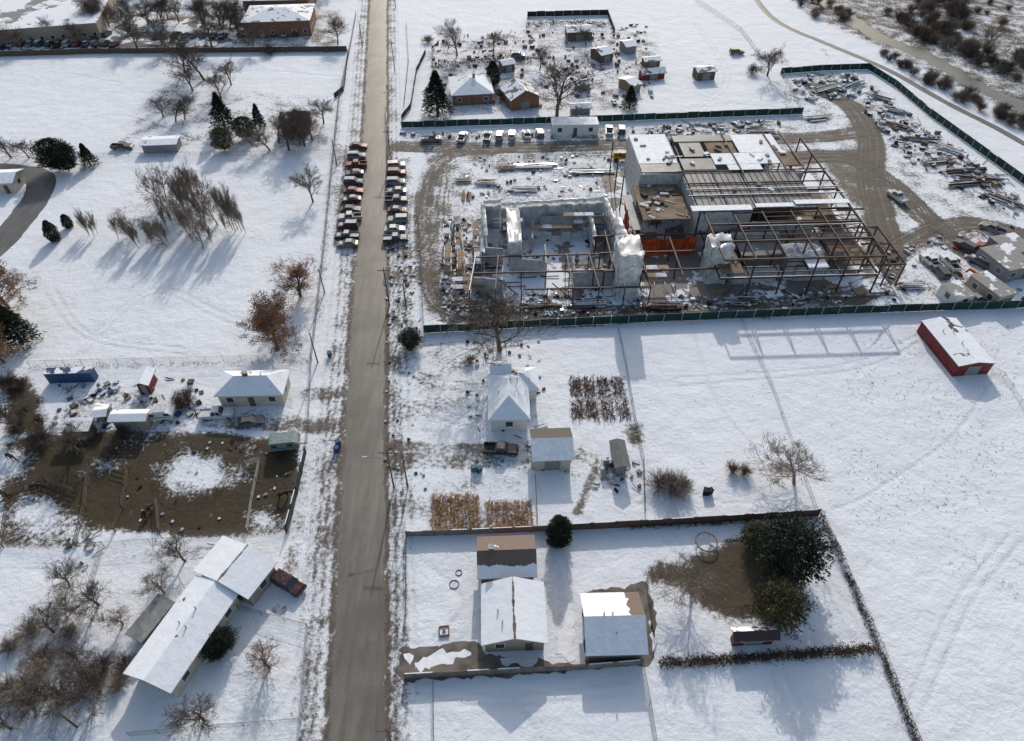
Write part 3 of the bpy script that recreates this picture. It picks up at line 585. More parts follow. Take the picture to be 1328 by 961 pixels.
# ---------- buildings
def house(name,p1,p2,p3,h=2.8,rise=1.6,axis='x',kind='gable',wall=cream,roof=None,roof2=None,over=.45,win=True,chim=0,door=True,parent=None):
    a,b_,c=G(*p1,h),G(*p2,h),G(*p3,h); ux=(b_-a);L=ux.length;ux/=L;uy=Vector((-ux.y,ux.x));W=abs((c-a).dot(uy)); ce=a+ux*L/2+uy*W/2
    rot=math.atan2(ux.y,ux.x); e=empty(name,ce.x,ce.y,0,rot); roof=roof or snow; roof2=roof2 or roof
    l,w=L/2,W/2; lo,wo=l-over,w-over; mb=MB()
    mb.prism([(-lo,-wo),(lo,-wo),(lo,wo),(-lo,wo)],-.1,h-.02)
    if kind=='gable':
        if axis=='x':
            k=rise*(wo/w)*.97
            for s_ in(-1,1): mb.face([(s_*lo,-wo,h-.02),(s_*lo,wo,h-.02),(s_*lo,0,h+k)])
        else:
            k=rise*(lo/l)*.97
            for s_ in(-1,1): mb.face([(-lo,s_*wo,h-.02),(lo,s_*wo,h-.02),(0,s_*wo,h+k)])
    mb.obj('walls',[wall],e)
    mb=MB(); th=.16
    if kind=='gable' and axis=='x': fs=[([(-l,-w,h),(l,-w,h),(l,0,h+rise),(-l,0,h+rise)],0),([(l,w,h),(-l,w,h),(-l,0,h+rise),(l,0,h+rise)],1)]
    elif kind=='gable': fs=[([(-l,w,h),(-l,-w,h),(0,-w,h+rise),(0,w,h+rise)],0),([(l,-w,h),(l,w,h),(0,w,h+rise),(0,-w,h+rise)],1)]
    elif kind=='hip':
        if L>=W: r=l-w; A=(-r,0,h+rise);B=(r,0,h+rise); fs=[([(-l,-w,h),(l,-w,h),B,A],0),([(l,w,h),(-l,w,h),A,B],1),([(l,-w,h),(l,w,h),B],0),([(-l,w,h),(-l,-w,h),A],0)]
        else: r=w-l; A=(0,-r,h+rise);B=(0,r,h+rise); fs=[([(-l,w,h),(-l,-w,h),A,B],0),([(l,-w,h),(l,w,h),B,A],1),([(-l,-w,h),(l,-w,h),A],0),([(l,w,h),(-l,w,h),B],0)]
    elif kind=='flat': fs=[([(-l,-w,h),(l,-w,h),(l,w,h+rise),(-l,w,h+rise)],0)]
    for pts,mi in fs:
        mb.face([(x,y,z+th) for x,y,z in pts],mi); mb.face([(x,y,z) for x,y,z in pts][::-1],2)
        n=len(pts)
        for k in range(n):
            p=pts[k];q_=pts[(k+1)%n]
            top=(abs(p[2]-(h+rise))<1e-6 and abs(q_[2]-(h+rise))<1e-6 and kind!='flat')
            hipedge=kind=='hip' and (p[2]>h+.01 or q_[2]>h+.01)
            if top or hipedge: continue
            mb.face([p,q_,(q_[0],q_[1],q_[2]+th),(p[0],p[1],p[2]+th)],2)
    mb.obj('roof',[roof,roof2,white if wall in(cream,white,beige) else grey],e)
    if L*W>60 and kind!='flat':
        mb=MB(); rd=random.Random(int(L*W*10))
        for k in range(3):
            x,y=rd.uniform(-l*.5,l*.5),rd.uniform(-w*.5,w*.5); zz=h+rise*(1-(abs(y)/w if axis=='x' else abs(x)/l)); mb.tube((x,y,zz-.1),(x,y,zz+.65),.09,.09,6,0,True)
        mb.obj('roof_vents',[steel_g],e)
    if win:
        fr=MB()
        def wn(x,y,ax,ww=1.1,wh=1.1,z=1.0):
            if ax=='y': fr.box(x,y,z,ww+.2,.07,wh+.2,0); fr.box(x,y,z+.1,ww,.11,wh,1)
            else: fr.box(x,y,z,.07,ww+.2,wh+.2,0); fr.box(x,y,z+.1,.11,ww,wh,1)
        nL=max(1,int((2*lo)/3.2)); nW=max(1,int(2*wo/3.5))
        for k in range(nL):
            x=-lo+(k+.5)*2*lo/nL
            if door and k==nL//2 and nL>1: fr.box(x,-wo-.0,.05,1.0,.1,2.1,2)
            else: wn(x,-wo,'y')
            wn(x,wo,'y')
        for k in range(nW):
            y=-wo+(k+.5)*2*wo/nW; wn(-lo,y,'x'); wn(lo,y,'x')
        fr.obj('windows_and_door',[white,glass,wood_d],e)
    elif door:
        fr=MB(); fr.box(0,-wo,.05,min(2.4,lo),.09,2.1,0); fr.obj('door',[grey],e)
    if chim:
        mb=MB()
        mb.box(chim,w*.05,h+rise*.4,.7,.6,rise*.6+.8,0); mb.box(chim,w*.05,h+rise+.8,.85,.75,.12,1); mb.obj('chimney',[brick,conc],e)
    return e
RS=[snowroof('snowy_shingles_%d'%i,c,a,.35,i) for i,(c,a) in enumerate([((0.12,0.09,0.075),.93),((0.1,0.1,0.1),.8),((0.13,0.1,0.08),.7),((0.09,0.09,0.09),.6),((0.11,0.08,0.06),.35)])]
shb=(0.15,0.108,0.09)
shing=snowroof('brown_shingles',shb,.12,.4,2)
house('brick_house',(619,752),(697,749),(616,697),3.1,1.7,'x',roof=snowedge('near_slope',shb,1,-1,1.75,.8),roof2=shing,wall=brick,chim=-2.0)
rdg=snowedge('ridge_melt',shb,0,'abs',.12,.45,.45,3)
house('brick_house_wing',(624,838),(711,835),(620,758),2.8,1.7,'y',roof=rdg,wall=beige)
house('garage',(760,851),(841,849),(753,770),2.7,1.9,'x',roof=snowedge('garage_near',shb,0,-1,-4.6,.5),roof2=snowedge('garage_far',shb,0,-1,-1.9,1.0,.45,5),wall=beige,win=False)
house('red_shed',(951,834),(1012,831),(955,814),2.0,.9,'x',roof=snowedge('shed_n',(0.05,0.025,0.028),1,-1,1.0,.5),roof2=snowroof('rs_d2',(0.07,0.05,0.055),.62,.7,2),wall=redp,win=False)
house('farm_house',(633,546),(688,545),(640,486),3.0,2.2,'y','hip',roof=RS[0],roof2=RS[1],wall=white)
house('farm_house_wing',(655,508),(700,506),(660,478),2.8,1.4,'x','hip',roof=RS[1],wall=white,win=False)
house('farm_house_wing',(636,492),(664,491),(636,470),2.9,1.3,'x','gable',roof=RS[1],wall=white,win=False)
house('garage',(690,599),(745,597),(689,557),2.8,1.5,'x',roof=snow,roof2=snowroof('rs_e',(0.06,0.053,0.05),.05,.3,2),wall=cream,win=False)
house('garden_shed',(797,608),(818,607),(797,572),2.3,.5,'y',roof=mat('grey_roof',(0.14,0.14,0.145),.7,.3),wall=grey,win=False)
house('garden_shed',(781,598),(795,598),(781,582),1.8,.3,'x','flat',roof=snow,wall=grey,win=False)
house('red_barn',(1243,476),(1291,472),(1202,416),2.5,.6,'y',roof=snowroof('rs_f',(0.06,0.05,0.05),.80,.16,4),roof2=snowroof('rs_g',(0.06,0.05,0.05),.66,.18,9),wall=redp,win=False,over=.12)
house('white_house',(277,515),(367,513),(284,482),2.9,1.7,'x','hip',roof=RS[0],wall=cream,chim=-.8)
house('red_shed',(172,502),(193,501),(176,480),2.3,.7,'y',roof=RS[1],wall=redp,win=False)
house('blue_container',(56,486),(117,484),(56,478),2.2,.02,'x','flat',roof=snowroof('rs_bl',(0.03,0.06,0.14),.5,.3,3),wall=bluep,win=False,over=.03,door=False)
house('mobile_home',(139,548),(189,547),(142,532),2.6,.4,'x',roof=RS[0],wall=beige,win=False)
house('garden_shed',(75,562),(115,560),(78,545),2.3,.3,'x','flat',roof=RS[3],wall=wood_d,win=False)
house('garden_shed',(118,543),(138,541),(118,528),2.3,.4,'x',roof=RS[1],wall=wood_d,win=False)
house('ranch_house',(160,874),(222,900),(250,745),2.8,.9,'y',roof=snowroof('rs_h',(0.1,0.09,0.08),.93,.3,1),roof2=RS[0],wall=cream)
house('ranch_house_wing',(250,741),(322,778),(293,697),2.9,1.0,'y',roof=snowedge('rw',shb,0,'abs',.1,.3,.45,6),wall=beige)
house('lean_to_shed',(162,823),(184,835),(200,768),2.0,.3,'x','flat',roof=mat('weathered_sheet_roof',(0.24,0.24,0.235),.7,.35,.8),wall=grey,win=False)
house('farm_house',(585,125),(641,122),(584,100),3,2.4,'x','hip',roof=RS[1],wall=brick,chim=1)
house('barn',(662,132),(702,126),(662,113),3,2.4,'y','gable',roof=RS[3],wall=brick,win=False)
for i,(a,b_,c,h,nm,wl) in enumerate([((740,142),(768,141),(742,134),2.0,'garden_shed',grey),((820,113),(834,109),(815,98),2.4,'garden_shed',wood),((833,98),(865,95),(835,90),1.8,'garden_shed',redp),((836,81),(859,79),(836,74),1.8,'garden_shed',brick),((812,62),(828,60),(810,52),2.4,'garden_shed',grey),((780,73),(798,69),(779,60),2.6,'barn',wood_d),((905,95),(931,93),(903,86),2.6,'barn',wood_d),((652,86),(670,83),(650,78),2.4,'garden_shed',wood_d),((735,43),(770,42),(735,33),2.8,'barn',wood_d),((750,112),(768,109),(750,104),2.0,'garden_shed',grey)]):
    house(nm,a,b_,c,h,.6+.2*(i%3),'x',roof=[RS[3],RS[1],RS[2]][i%3],wall=wl,win=False)
house('garden_shed',(180,190),(229,188),(182,178),2.2,.4,'x',roof=RS[1],wall=grey,win=False)
house('small_house',(-30,240),(16,238),(-30,222),2.8,1.0,'x',roof=snow,wall=cream)
house('dark_cottage',(362,165),(400,163),(366,146),2.8,2.0,'x',roof=RS[4],wall=brick)
house('warehouse',(-60,44),(125,30),(-60,2),5,.4,'x','flat',roof=snowroof('rs_w',(0.2,0.2,0.2),.6,.08,3),wall=beige,over=.2)
house('apartment_building',(312,30),(402,27),(315,8),5.0,1.8,'x','hip',roof=RS[2],wall=brick)
house('apartment_building',(312,2),(400,0),(315,-18),5.5,1.8,'x','hip',roof=RS[1],wall=brick)
house('office_building',(0,-10),(170,-20),(0,-40),5,.3,'x','flat',roof=RS[0],wall=beige)
def trailer(nm,p1,p2,p3,h=2.9,wall=white,roof=None):
    return house(nm,p1,p2,p3,h,.05,'x','flat',wall=wall,roof=roof or RS[0],over=.06,win=True)
tr_=snowroof('trailer_roof',(0.26,0.25,0.235),.38,.3,3)
trailer('office_trailer',(716,163),(777,162),(716,153))
trailer('office_trailer',(1309,352),(1345,345),(1291,318),2.9,grey,tr_); trailer('office_trailer',(1298,386),(1319,380),(1284,350),2.9,beige,tr_); trailer('office_trailer',(1243,388),(1266,383),(1233,366),2.6,white,tr_)
trailer('office_trailer',(1312,330),(1345,324),(1294,306),2.9,grey,tr_)
# ---------- vehicles
def car_mesh(kind,snowy,nm):
    mb=MB(); PA,GL,DK,SNW,LT=0,1,2,3,4
    def loft(prof,w,inset,mi):
        secs=[(-w,inset),(-w+.1,0),(w-.1,0),(w,inset)]; cx=sum(p[0] for p in prof)/len(prof); cz=sum(p[1] for p in prof)/len(prof); i=len(mb.v); n=len(prof)
        for y,ins in secs:
            for x,z in prof:
                k=1-ins; mb.v.append((cx+(x-cx)*(1-ins*.25),y,cz+(z-cz)*k))
        for s_ in range(3):
            for k in range(n):
                j=(k+1)%n; mb.f.append((i+s_*n+k,i+s_*n+j,i+(s_+1)*n+j,i+(s_+1)*n+k)); mb.m.append(mi)
        mb.f.append(tuple(range(i,i+n)));mb.m.append(mi);mb.f.append(tuple(range(i+3*n,i+4*n)));mb.m.append(mi)
    def cabin(x0,x1,x2,x3,z0,z1,w0,w1):
        b_=[(x0,-w0,z0),(x3,-w0,z0),(x3,w0,z0),(x0,w0,z0)];t=[(x1,-w1,z1),(x2,-w1,z1),(x2,w1,z1),(x1,w1,z1)]
        for k in range(4):
            j=(k+1)%4; mb.face([b_[k],b_[j],t[j],t[k]],GL)
        mb.box((x1+x2)/2,0,z1,(x2-x1)+.06,2*w1+.06,.05,PA)
        for k in range(4): mb.beam(b_[k],t[k],.1,.08,PA)
        xm=(x0+x3)/2
        for s_ in(-1,1): mb.beam((xm,s_*w0,z0),((x1+x2)/2,s_*w1,z1),.1,.05,PA)
        if snowy: mb.box((x1+x2)/2,0,z1+.052,(x2-x1)-.1,2*w1-.1,.06,SNW)
    if kind=='sedan':
        loft([(-2.25,.3),(-2.35,.55),(-2.3,.85),(-1.7,.95),(.9,.95),(1.9,.86),(2.3,.68),(2.35,.4),(2.2,.28)],.9,.12,PA); cabin(-1.75,-1.05,.2,1.0,.94,1.42,.8,.64); L_=2.3
    elif kind=='suv':
        loft([(-2.3,.35),(-2.38,.6),(-2.33,1.05),(.95,1.08),(2.1,1.0),(2.35,.8),(2.38,.45),(2.2,.33)],.95,.1,PA); cabin(-2.28,-2.05,.35,1.05,1.07,1.68,.86,.74); L_=2.35
    elif kind=='pickup':
        loft([(-2.75,.45),(-2.8,.7),(-2.78,.8),(.7,.82),(2.5,.8),(2.72,.7),(2.75,.48),(2.5,.4)],.97,.08,PA); loft([(.9,.8),(.9,1.12),(2.35,1.04),(2.65,.8)],.93,.08,PA)
        for s_ in(-1,1): mb.box(-1.75,s_*.9,.8,2.0,.1,.36,PA)
        mb.box(-2.74,0,.8,.08,1.8,.36,PA); mb.box(-1.72,0,.83,1.85,1.66,.03 if not snowy else .14,SNW if snowy else DK); mb.box(-.1,0,.8,1.6,1.8,.3,PA)
        cabin(-.75,-.6,.55,1.1,1.1,1.72,.86,.72); L_=2.72
    else:
        loft([(-2.6,.35),(-2.68,.7),(-2.62,1.3),(1.3,1.3),(2.2,1.0),(2.55,.8),(2.6,.45),(2.4,.33)],.98,.08,PA); cabin(-2.58,-2.5,.8,1.6,1.29,1.98,.93,.86); L_=2.6
    if snowy and kind!='van': mb.box(L_-.95,0,.93 if kind=='sedan' else 1.09,.7,1.1,.04,SNW)
    hx=L_-.85
    for x in(-hx,hx):
        for s_ in(-1,1): mb.tube((x,s_*.74,.34),(x,s_*.97,.34),.34,.34,12,DK,True); mb.tube((x,s_*.972,.34),(x,s_*.985,.34),.19,.17,8,LT,True)
    for s_ in(-1,1): mb.box(L_-.0,s_*.65,.6,.12,.35,.14,LT); mb.box(-L_-.02,s_*.7,.65,.1,.22,.2,2); mb.box(.75 if kind!='van' else 1.3,s_*1.02,1.0 if kind!='van' else 1.35,.12,.14,.12,PA)
    return mb.mesh(nm,[paint,glass,dark,snow_g,steel_g])
CM={(k,s_):car_mesh(k,s_,'parked_car') for k in('sedan','suv','pickup','van') for s_ in(0,1)}
cols=[(.42,.43,.44),(.22,.23,.25),(.03,.03,.035),(.12,.13,.14),(.16,.03,.03),(.05,.07,.12),(.25,.25,.25),(.06,.06,.06),(.18,.16,.13),(.45,.46,.47),(.1,.03,.03),(.04,.06,.08),(.08,.09,.1)]
NM={'sedan':'parked_car','suv':'parked_suv','pickup':'pickup_truck','van':'parked_van'}
def car(u,v,deg,kind=None,sn=None,col=None):
    kind=kind or rr.choice(['sedan','suv','sedan','pickup','suv']); sn=rr.random()<.3 if sn is None else sn; g_=G(u,v)
    inst(NM[kind],CM[(kind,int(sn))],g_.x,g_.y,.04,R(deg+rr.uniform(-6,6)),1,color=col or rr.choice(cols))
for i in range(12):
    t=i/11; car(462-14*t+rr.uniform(-1.5,1.5)+2,193+127*t+rr.uniform(-1.2,1.2),184 if rr.random()<.6 else 4)
for i in range(9):
    t=i/8; car(516-2*t+rr.uniform(-2,2),216+96*t+rr.uniform(-1.5,1.5),4 if rr.random()<.6 else 184)
for u,v,d,k,s_,c in[(283,540,3,'pickup',1,(.6,.6,.6)),(376,760,-28,'suv',0,(.05,.015,.02)),(650,586,0,'pickup',0,(.04,.04,.04)),(632,180,90,'pickup',1,(.1,.1,.1)),(648,179,90,'suv',0,(.3,.3,.3)),(664,178,88,'suv',0,(.6,.6,.6)),(683,177,92,'sedan',1,None),(700,176,90,'suv',0,(.1,.1,.12)),(790,172,90,'pickup',0,(.4,.4,.4)),(806,171,88,'suv',0,(.06,.06,.07)),(600,181,80,'pickup',0,(.5,.5,.5)),(560,183,10,'pickup',1,(.2,.2,.2)),
   (1162,258,110,'pickup',1,(.7,.7,.7)),(1205,342,100,'pickup',0,(.7,.7,.7)),(1230,344,95,'pickup',0,(.7,.7,.7)),(1268,342,120,'suv',1,(.1,.1,.1)),(160,193,0,'pickup',0,(.08,.08,.08)),(955,70,0,'suv',0,(.1,.1,.1)),(760,50,0,'pickup',1,None),(672,75,0,'suv',1,None),(1218,356,95,'suv',0,(.05,.05,.05)),(325,550,10,'sedan',0,(.1,.1,.1)),(1285,300,130,'pickup',0,(.2,.2,.2)),(1250,322,120,'suv',0,(.08,.08,.08)),(1262,392,20,'pickup',0,(.3,.3,.3)),(1278,325,130,'suv',0,(.25,.05,.04))]:
    car(u,v,d,k,s_,c)
for i in range(13): car(-5+i*12,47+rr.uniform(-1,1),85); car(5+i*12,59,88)
for i in range(8): car(205+i*12,48,85)
for i in range(6): car(315+i*14,46,85)
def camper(nm,u,v,deg,L_=5.5,h=2.6,snw=True,body=None):
    mb=MB(); pr=[(-L_/2,.6),(-L_/2-.05,1.6),(-L_/2+.25,h-.1),(-L_/2+.6,h),(L_/2-.9,h),(L_/2-.3,h-.35),(L_/2,1.5),(L_/2-.25,.6)]
    i=len(mb.v);n=len(pr)
    for y in(-1.1,1.1): mb.v+=[(x,y,z) for x,z in pr]
    for k in range(n):
        j=(k+1)%n; mb.f.append((i+k,i+j,i+n+j,i+n+k)); mb.m.append(0)
    mb.f.append(tuple(range(n)));mb.m.append(0);mb.f.append(tuple(range(n,2*n)));mb.m.append(0)
    for s_ in(-1,1):
        mb.tube((-.3,s_*.85,.33),(-.3,s_*1.1,.33),.33,.33,10,1,True)
        for x in(-1.5,.9): mb.box(x,s_*1.1,1.4,.9,.04,.55,2)
        mb.box(0,s_*1.1,1.05,L_-.5,.03,.16,3)
    if snw: mb.box(-.2,0,h+.003,L_-1.6,1.9,.08,4)
    mb.beam((L_/2-.2,0,.55),(L_/2+1,0,.5),.12,.1,1)
    g_=G(u,v); mb.obj(nm,[body or white,dark,glass,bluep,snow_g],None,(g_.x,g_.y,.03),R(deg))
camper('camper_trailer',215,541,5,3.6,2.2); camper('camper_trailer',372,580,8,4.8,2.4,False,mat('dull_green_paint',(0.2,0.25,0.24),.5))
camper('camper_trailer',132,545,80,4.2,2.4)
# ---------- construction
fo=G(836,388); rotb=R(2.5)
E=empty('steel_frame_school_building',fo.x,fo.y,0,rotb)
A={'steel_frame':MB(),'roof_deck':MB(),'block_walls':MB(),'floor_slab':MB()}
fr=A['steel_frame']
gx=[0,7,14,20,26,32,38,45]; gy=[0,6,12,17,24.5,32,40,48]
for i,x in enumerate(gx):
    for j,y in enumerate(gy):
        tall=9.0 if (x>=14 or y>=32) else 5
        if y<6 and x<20: continue
        fr.box(x,y,0,.26,.26,tall,0)
def bm(x0,y0,x1,y1,z,w=.24,h=.36,s=None): fr.beam((x0,y0,z),(x1,y1,z),w,h,0,s)
for z,yr in((4.6,(0,17)),(8.9,(0,48))):
    for y in gy:
        if yr[0]<=y<=yr[1]: bm(14 if (y<32) else 7,y,45 if y<40 else 40,y,z,.26,.4,1 if random.random()<.35 else None)
    for x in gx[2:]: bm(x,yr[0],x,yr[1],z)
for y in np.arange(1.5,17,1.6): bm(20 if int(y)%2 else 26,y,45,y,8.95 if y>6 else 4.7,.12,.2,1 if random.random()<.4 else None)
for x in(48,51):
    for y in(2,9,15): fr.box(x,y,0,.25,.25,5.5,0)
    bm(x,2,x,15,5.4)
for y in(2,9,15,22): bm(45,y,51,y,5.4)
for k in range(6): fr.beam((38+rr.uniform(0,6),2+k*2.6,8.9),(46+rr.uniform(0,6),3.5+k*2.6,5.5),.12,.12,0)
for y in (3,9,15): bm(-8,y,20,y,4.8,.25,.35)
for x in(-6,0,7): bm(x,1,x,17,4.8,.25,.35)
for x in(-8,-6):
    for y in(3,9,15): fr.box(x,y,0,.25,.25,4.8,0)
dk_=A['roof_deck']
def slab(x0,y0,x1,y1,z,t=.2,mi=0,mt=None): dk_.box((x0+x1)/2,(y0+y1)/2,z,x1-x0,y1-y0,t,mi,mt=mt)
for a in range(4):
    for b2 in range(3):
        x0=13+a*6.3; y0=17+b2*5.1; slab(x0+.15,y0+.15,x0+6.15,y0+4.95,9.15+.02*((a+b2)%3),.12,0)
slab(11.5,16.3,24,18.2,9.35,.15,1); slab(25,17.2,33,18.6,9.34,.15,1); slab(33.5,18,45,19.6,9.36,.15,1)
slab(4,36,12.6,50,9.3,.3,1); slab(4,32.2,12.6,35.8,9.25,.3,0)
slab(21,35,36,40,9.4,.2,1); slab(28,40.2,38,49,9.4,.2,1); slab(14,46,28,49,9.4,.22,0); slab(13.5,33,20.8,38,9.3,.2,0); slab(36.2,34,41,40,9.3,.2,2); slab(15,39,20,45.8,9.3,.15,0); slab(21,40.4,27.5,45.5,9.3,.15,2); slab(23.5,32.3,31,34.8,9.42,.18,1)
slab(2,17.6,12,31.5,6.6,.25,2); slab(0,17,2,31,4.6,.2,0); slab(34,20.4,44,31,4.9,.2,2); slab(20,6.5,30,16,4.9,.18,0); slab(32,2,36,6,4.95,.15,1); slab(14.5,1,19,9,4.9,.15,2); slab(31,7,37,11.5,4.9,.16,0); slab(38.3,6.3,44.8,11.6,4.95,.14,2)
wl=A['block_walls']
def wall(x0,y0,x1,y1,h,t=.3,mi=0,z=0):
    L_=math.hypot(x1-x0,y1-y0); wl.box((x0+x1)/2,(y0+y1)/2,z,L_,t,h,mi,math.atan2(y1-y0,x1-x0))
wall(3.5,31.8,12.9,31.8,9.2);wall(4,32.1,4,50,9.2);wall(13,33,13,49,9.1);wall(13,31.6,40,31.6,9);wall(13,16.8,13,31.3,9);wall(13.4,16.4,24,16.4,9);wall(24.4,16.4,38,16.4,6.5)
wall(18,4,18,14,5.5);wall(18.3,4,27,4,4.2);wall(30,6,30,14,4.8);wall(30.3,10,40,10,4.4);wall(38,12,44,12,6);wall(44.3,12,44.3,30,4.8);wall(22,9,29,9,5);wall(14,49.2,40,49.2,9);wall(19,12.4,29,12.4,6.5);wall(31,4.5,37,4.5,3.6)
fl=A['floor_slab']; fl.prism([(-2,-1),(50,-1),(50,50),(-2,50)],0,.12,0)
for k in range(60):
    x,y=random.uniform(14,48),random.uniform(0,16); fl.box(x,y,.13,random.uniform(.6,4),random.uniform(.4,2),random.uniform(.02,.5),random.choice([1,2,0,2]),random.uniform(0,.3))
A['steel_frame'].obj('steel_frame',[steel,snow],E); A['roof_deck'].obj('roof_deck',[deck,snow,mat('plywood_deck',(0.19,0.13,0.085),.8,.45,.4)],E); A['block_walls'].obj('block_walls',[cmu,conc],E); A['floor_slab'].obj('floor_slab',[snowroof('slab_mix',(0.2,0.18,0.16),.45,.15,2),snow,wood],E)
jo=MB()
for a in range(20): jo.beam((13.2+a*1.3,17,9.42),(13.2+a*1.3,32,9.42),.08,.1,0)
for yy in(22,27,32.2,24.5): jo.beam((12,yy,9.55),(45,yy,9.55),.2,.22,0,1 if yy<25 else None)
for xx in(26,36,40): jo.beam((xx,30,9.8),(xx,50,9.8),.22,.25,0)
for k in range(26): jo.box(random.uniform(5,38),random.uniform(18,48) if k%2 else random.uniform(34,48),9.62,random.uniform(.4,2.2),random.uniform(.3,1.0),.3,random.choice([1,2,0,3]),random.uniform(0,3))
jo.obj('roof_joists',[steel,snow,wood,deck],E)
mb=MB()
for k in range(30): mb.box(random.uniform(2.6,11.5),random.uniform(18,31),6.87,random.uniform(.3,2.2),random.uniform(.2,1),random.uniform(.05,.5),random.choice([0,1,2,3]),random.uniform(0,3))
mb.obj('deck_materials',[wood,deck,snow_g,dark],E)
def cloth(p,q_,h,nm,m,parent=None,amp=.35,z0=0,seed=0,top=0):
    p=Vector(p[:2]);q_=Vector(q_[:2]);d=q_-p;l=d.length;n=max(3,int(l/.5));nz=max(3,int(h/.5));nr=Vector((-d.y,d.x))/l; mb=MB()
    for j in range(nz+1):
        for i in range(n+1):
            c=p.lerp(q_,i/n); o=amp*mnoise.noise(Vector((c.x*.9+seed,c.y*.9,j*.25)))+amp*.5*mnoise.noise(Vector((c.x*3,c.y*3,j*.6)))
            c=c+nr*o; zz=z0+h*j/nz+(.6*mnoise.noise(Vector((c.x*.6,c.y*.6,seed))) if j==nz else 0); mb.v.append((c.x,c.y,zz))
    for j in range(nz):
        for i in range(n): a=j*(n+1)+i; mb.f.append((a,a+1,a+n+2,a+n+1)); mb.m.append(0)
    if top:
        i0=len(mb.v)
        for i in range(n+1):
            c=p.lerp(q_,i/n)+nr*top; mb.v.append((c.x,c.y,z0+h+.3*mnoise.noise(Vector((c.x,c.y,0)))))
        b0=nz*(n+1)
        for i in range(n): mb.f.append((b0+i,b0+i+1,i0+i+1,i0+i)); mb.m.append(0)
    return mb.obj(nm,[m],parent,smooth=True)
O=empty('orange_tarp_enclosure',fo.x,fo.y,0,rotb)
cloth((1,14),(13,14.5),4.2,'orange_tarp',orange,O,.5); cloth((1,14),(1.6,18),4.4,'orange_tarp_side',orange,O,.5,0,4)
cloth((-.5,19),(.5,29),4.6,'orange_tarp_back',orange,O,.6,0,9); cloth((-1.5,14),(-.5,19),3.2,'orange_tarp_west',orange,O,.7,0,12)
def tower(nm,u,v,w,d,h,seed=0):
    g_=G(u,v); e=empty(nm,g_.x,g_.y,0,rotb); mb=MB()
    for x in(-w/2,w/2):
        for y in(0,d): mb.box(x,y,0,.16,.16,h,0)
    for z in np.arange(2,h+.1,2.1):
        for y in(0,d): mb.box(0,y,z-.1,w-.2,.08,.1,0)
        for x in(-w/2,w/2): mb.box(x,d/2,z-.1,.08,d-.2,.1,0)
    mb.obj('scaffold_frame',[steel_g],e)
    c=[(-w/2-.15,-.15),(w/2+.15,-.15),(w/2+.15,d+.15),(-w/2-.15,d+.15)]
    for k in range(4): cloth(c[k],c[(k+1)%4],h+.15,'plastic_sheet',plastic,e,.4,.05,seed+k*5)
    mb=MB(); n=6
    for i in range(n+1):
        for j in range(n+1): mb.v.append((-w/2-.3+(w+.6)*i/n,-.3+(d+.6)*j/n,h+.2+1.0*mnoise.noise(Vector((i*.7+seed,j*.7,0)))))
    for i in range(n):
        for j in range(n): a=i*(n+1)+j; mb.f.append((a,a+1,a+n+2,a+n+1)); mb.m.append(0)
    mb.obj('plastic_top',[plastic],e,smooth=True)
tower('wrapped_stair_tower',811,390,4.0,6,10.8,seed=1); tower('wrapped_stair_tower',926,368,3.8,4,8.8,seed=3); tower('wrapped_stair_tower',668,350,2.2,12,6.8,seed=8)
tower('wrapped_stair_tower',1034,362,7,4,5.5,seed=12)
Wg=empty('block_wall_classroom_wing',0,0,0,0)
def gw(p,q_,h,t=.3,wallh=1.0,pl=True,nm='block_wall',top=.8):
    a,b_=G(*p),G(*q_); mb=MB(); c=(a+b_)/2
    if wallh>0: mb.box(c.x,c.y,0,(b_-a).length,t,h*wallh,0,math.atan2(b_.y-a.y,b_.x-a.x)); mb.obj(nm,[cmu],Wg)
    if pl:
        d=(b_-a).normalized(); nr=Vector((-d.y,d.x))
        cloth(a-nr*.5,b_-nr*.5,h+.1,'plastic_sheet',plastic,Wg,.4,.03,seed=p[0],top=top)
gw((628,296),(650,295),6.8,wallh=.9); gw((650,298),(782,290),6.6,wallh=.9); gw((782,292),(792,320),6.8,wallh=.7); gw((792,320),(808,362),7.2,wallh=.6,top=1.8); gw((628,298),(632,338),6.2,wallh=.5); gw((668,298),(672,318),6.2,wallh=.5)
gw((690,303),(690,326),3.4,pl=False); gw((700,300),(740,297),3.6,pl=False); gw((664,354),(706,358),3.8,pl=False); gw((742,374),(800,370),4.0,pl=False); gw((614,340),(652,343),4.0,pl=False); gw((612,378),(655,382),3.6,pl=False); gw((706,332),(708,356),3.0,pl=False)
gw((625,320),(628,352),4.6,wallh=.5); gw((764,300),(770,330),4.4,wallh=.5); gw((652,384),(655,402),2.8,pl=False); gw((742,350),(744,374),3.4,pl=False); gw((600,318),(603,352),3.2,pl=False)
mb=MB()
a,b_,c,d=G(628,296),G(790,290),G(840,395),G(610,400)
mb.prism([tuple(p) for p in(d,c,b_,a)],0,.1,0); mb.obj('floor_slab',[snowroof('slab_mix2',(0.22,0.2,0.18),.60,.15,6)],Wg)
mb=MB()
def gp(s_,t): return d.lerp(c,s_).lerp(a.lerp(b_,s_),t)
for i in range(8):
    for j in range(4):
        if j==3 and 1<i<6: continue
        p=gp(i/7,j/5.2); mb.box(p.x,p.y,0,.2,.2,4.4,0)
for j in range(3):
    p=gp(0 if j else .3,j/5.2);q_=gp(1,j/5.2); mb.beam((p.x,p.y,4.4),(q_.x,q_.y,4.4),.2,.3,0,None)
for i in range(8):
    p=gp(i/7,0);q_=gp(i/7,.4)
    if i not in(2,3): mb.beam((p.x,p.y,4.45),(q_.x,q_.y,4.45),.2,.3,0,1 if i%3==0 else None)
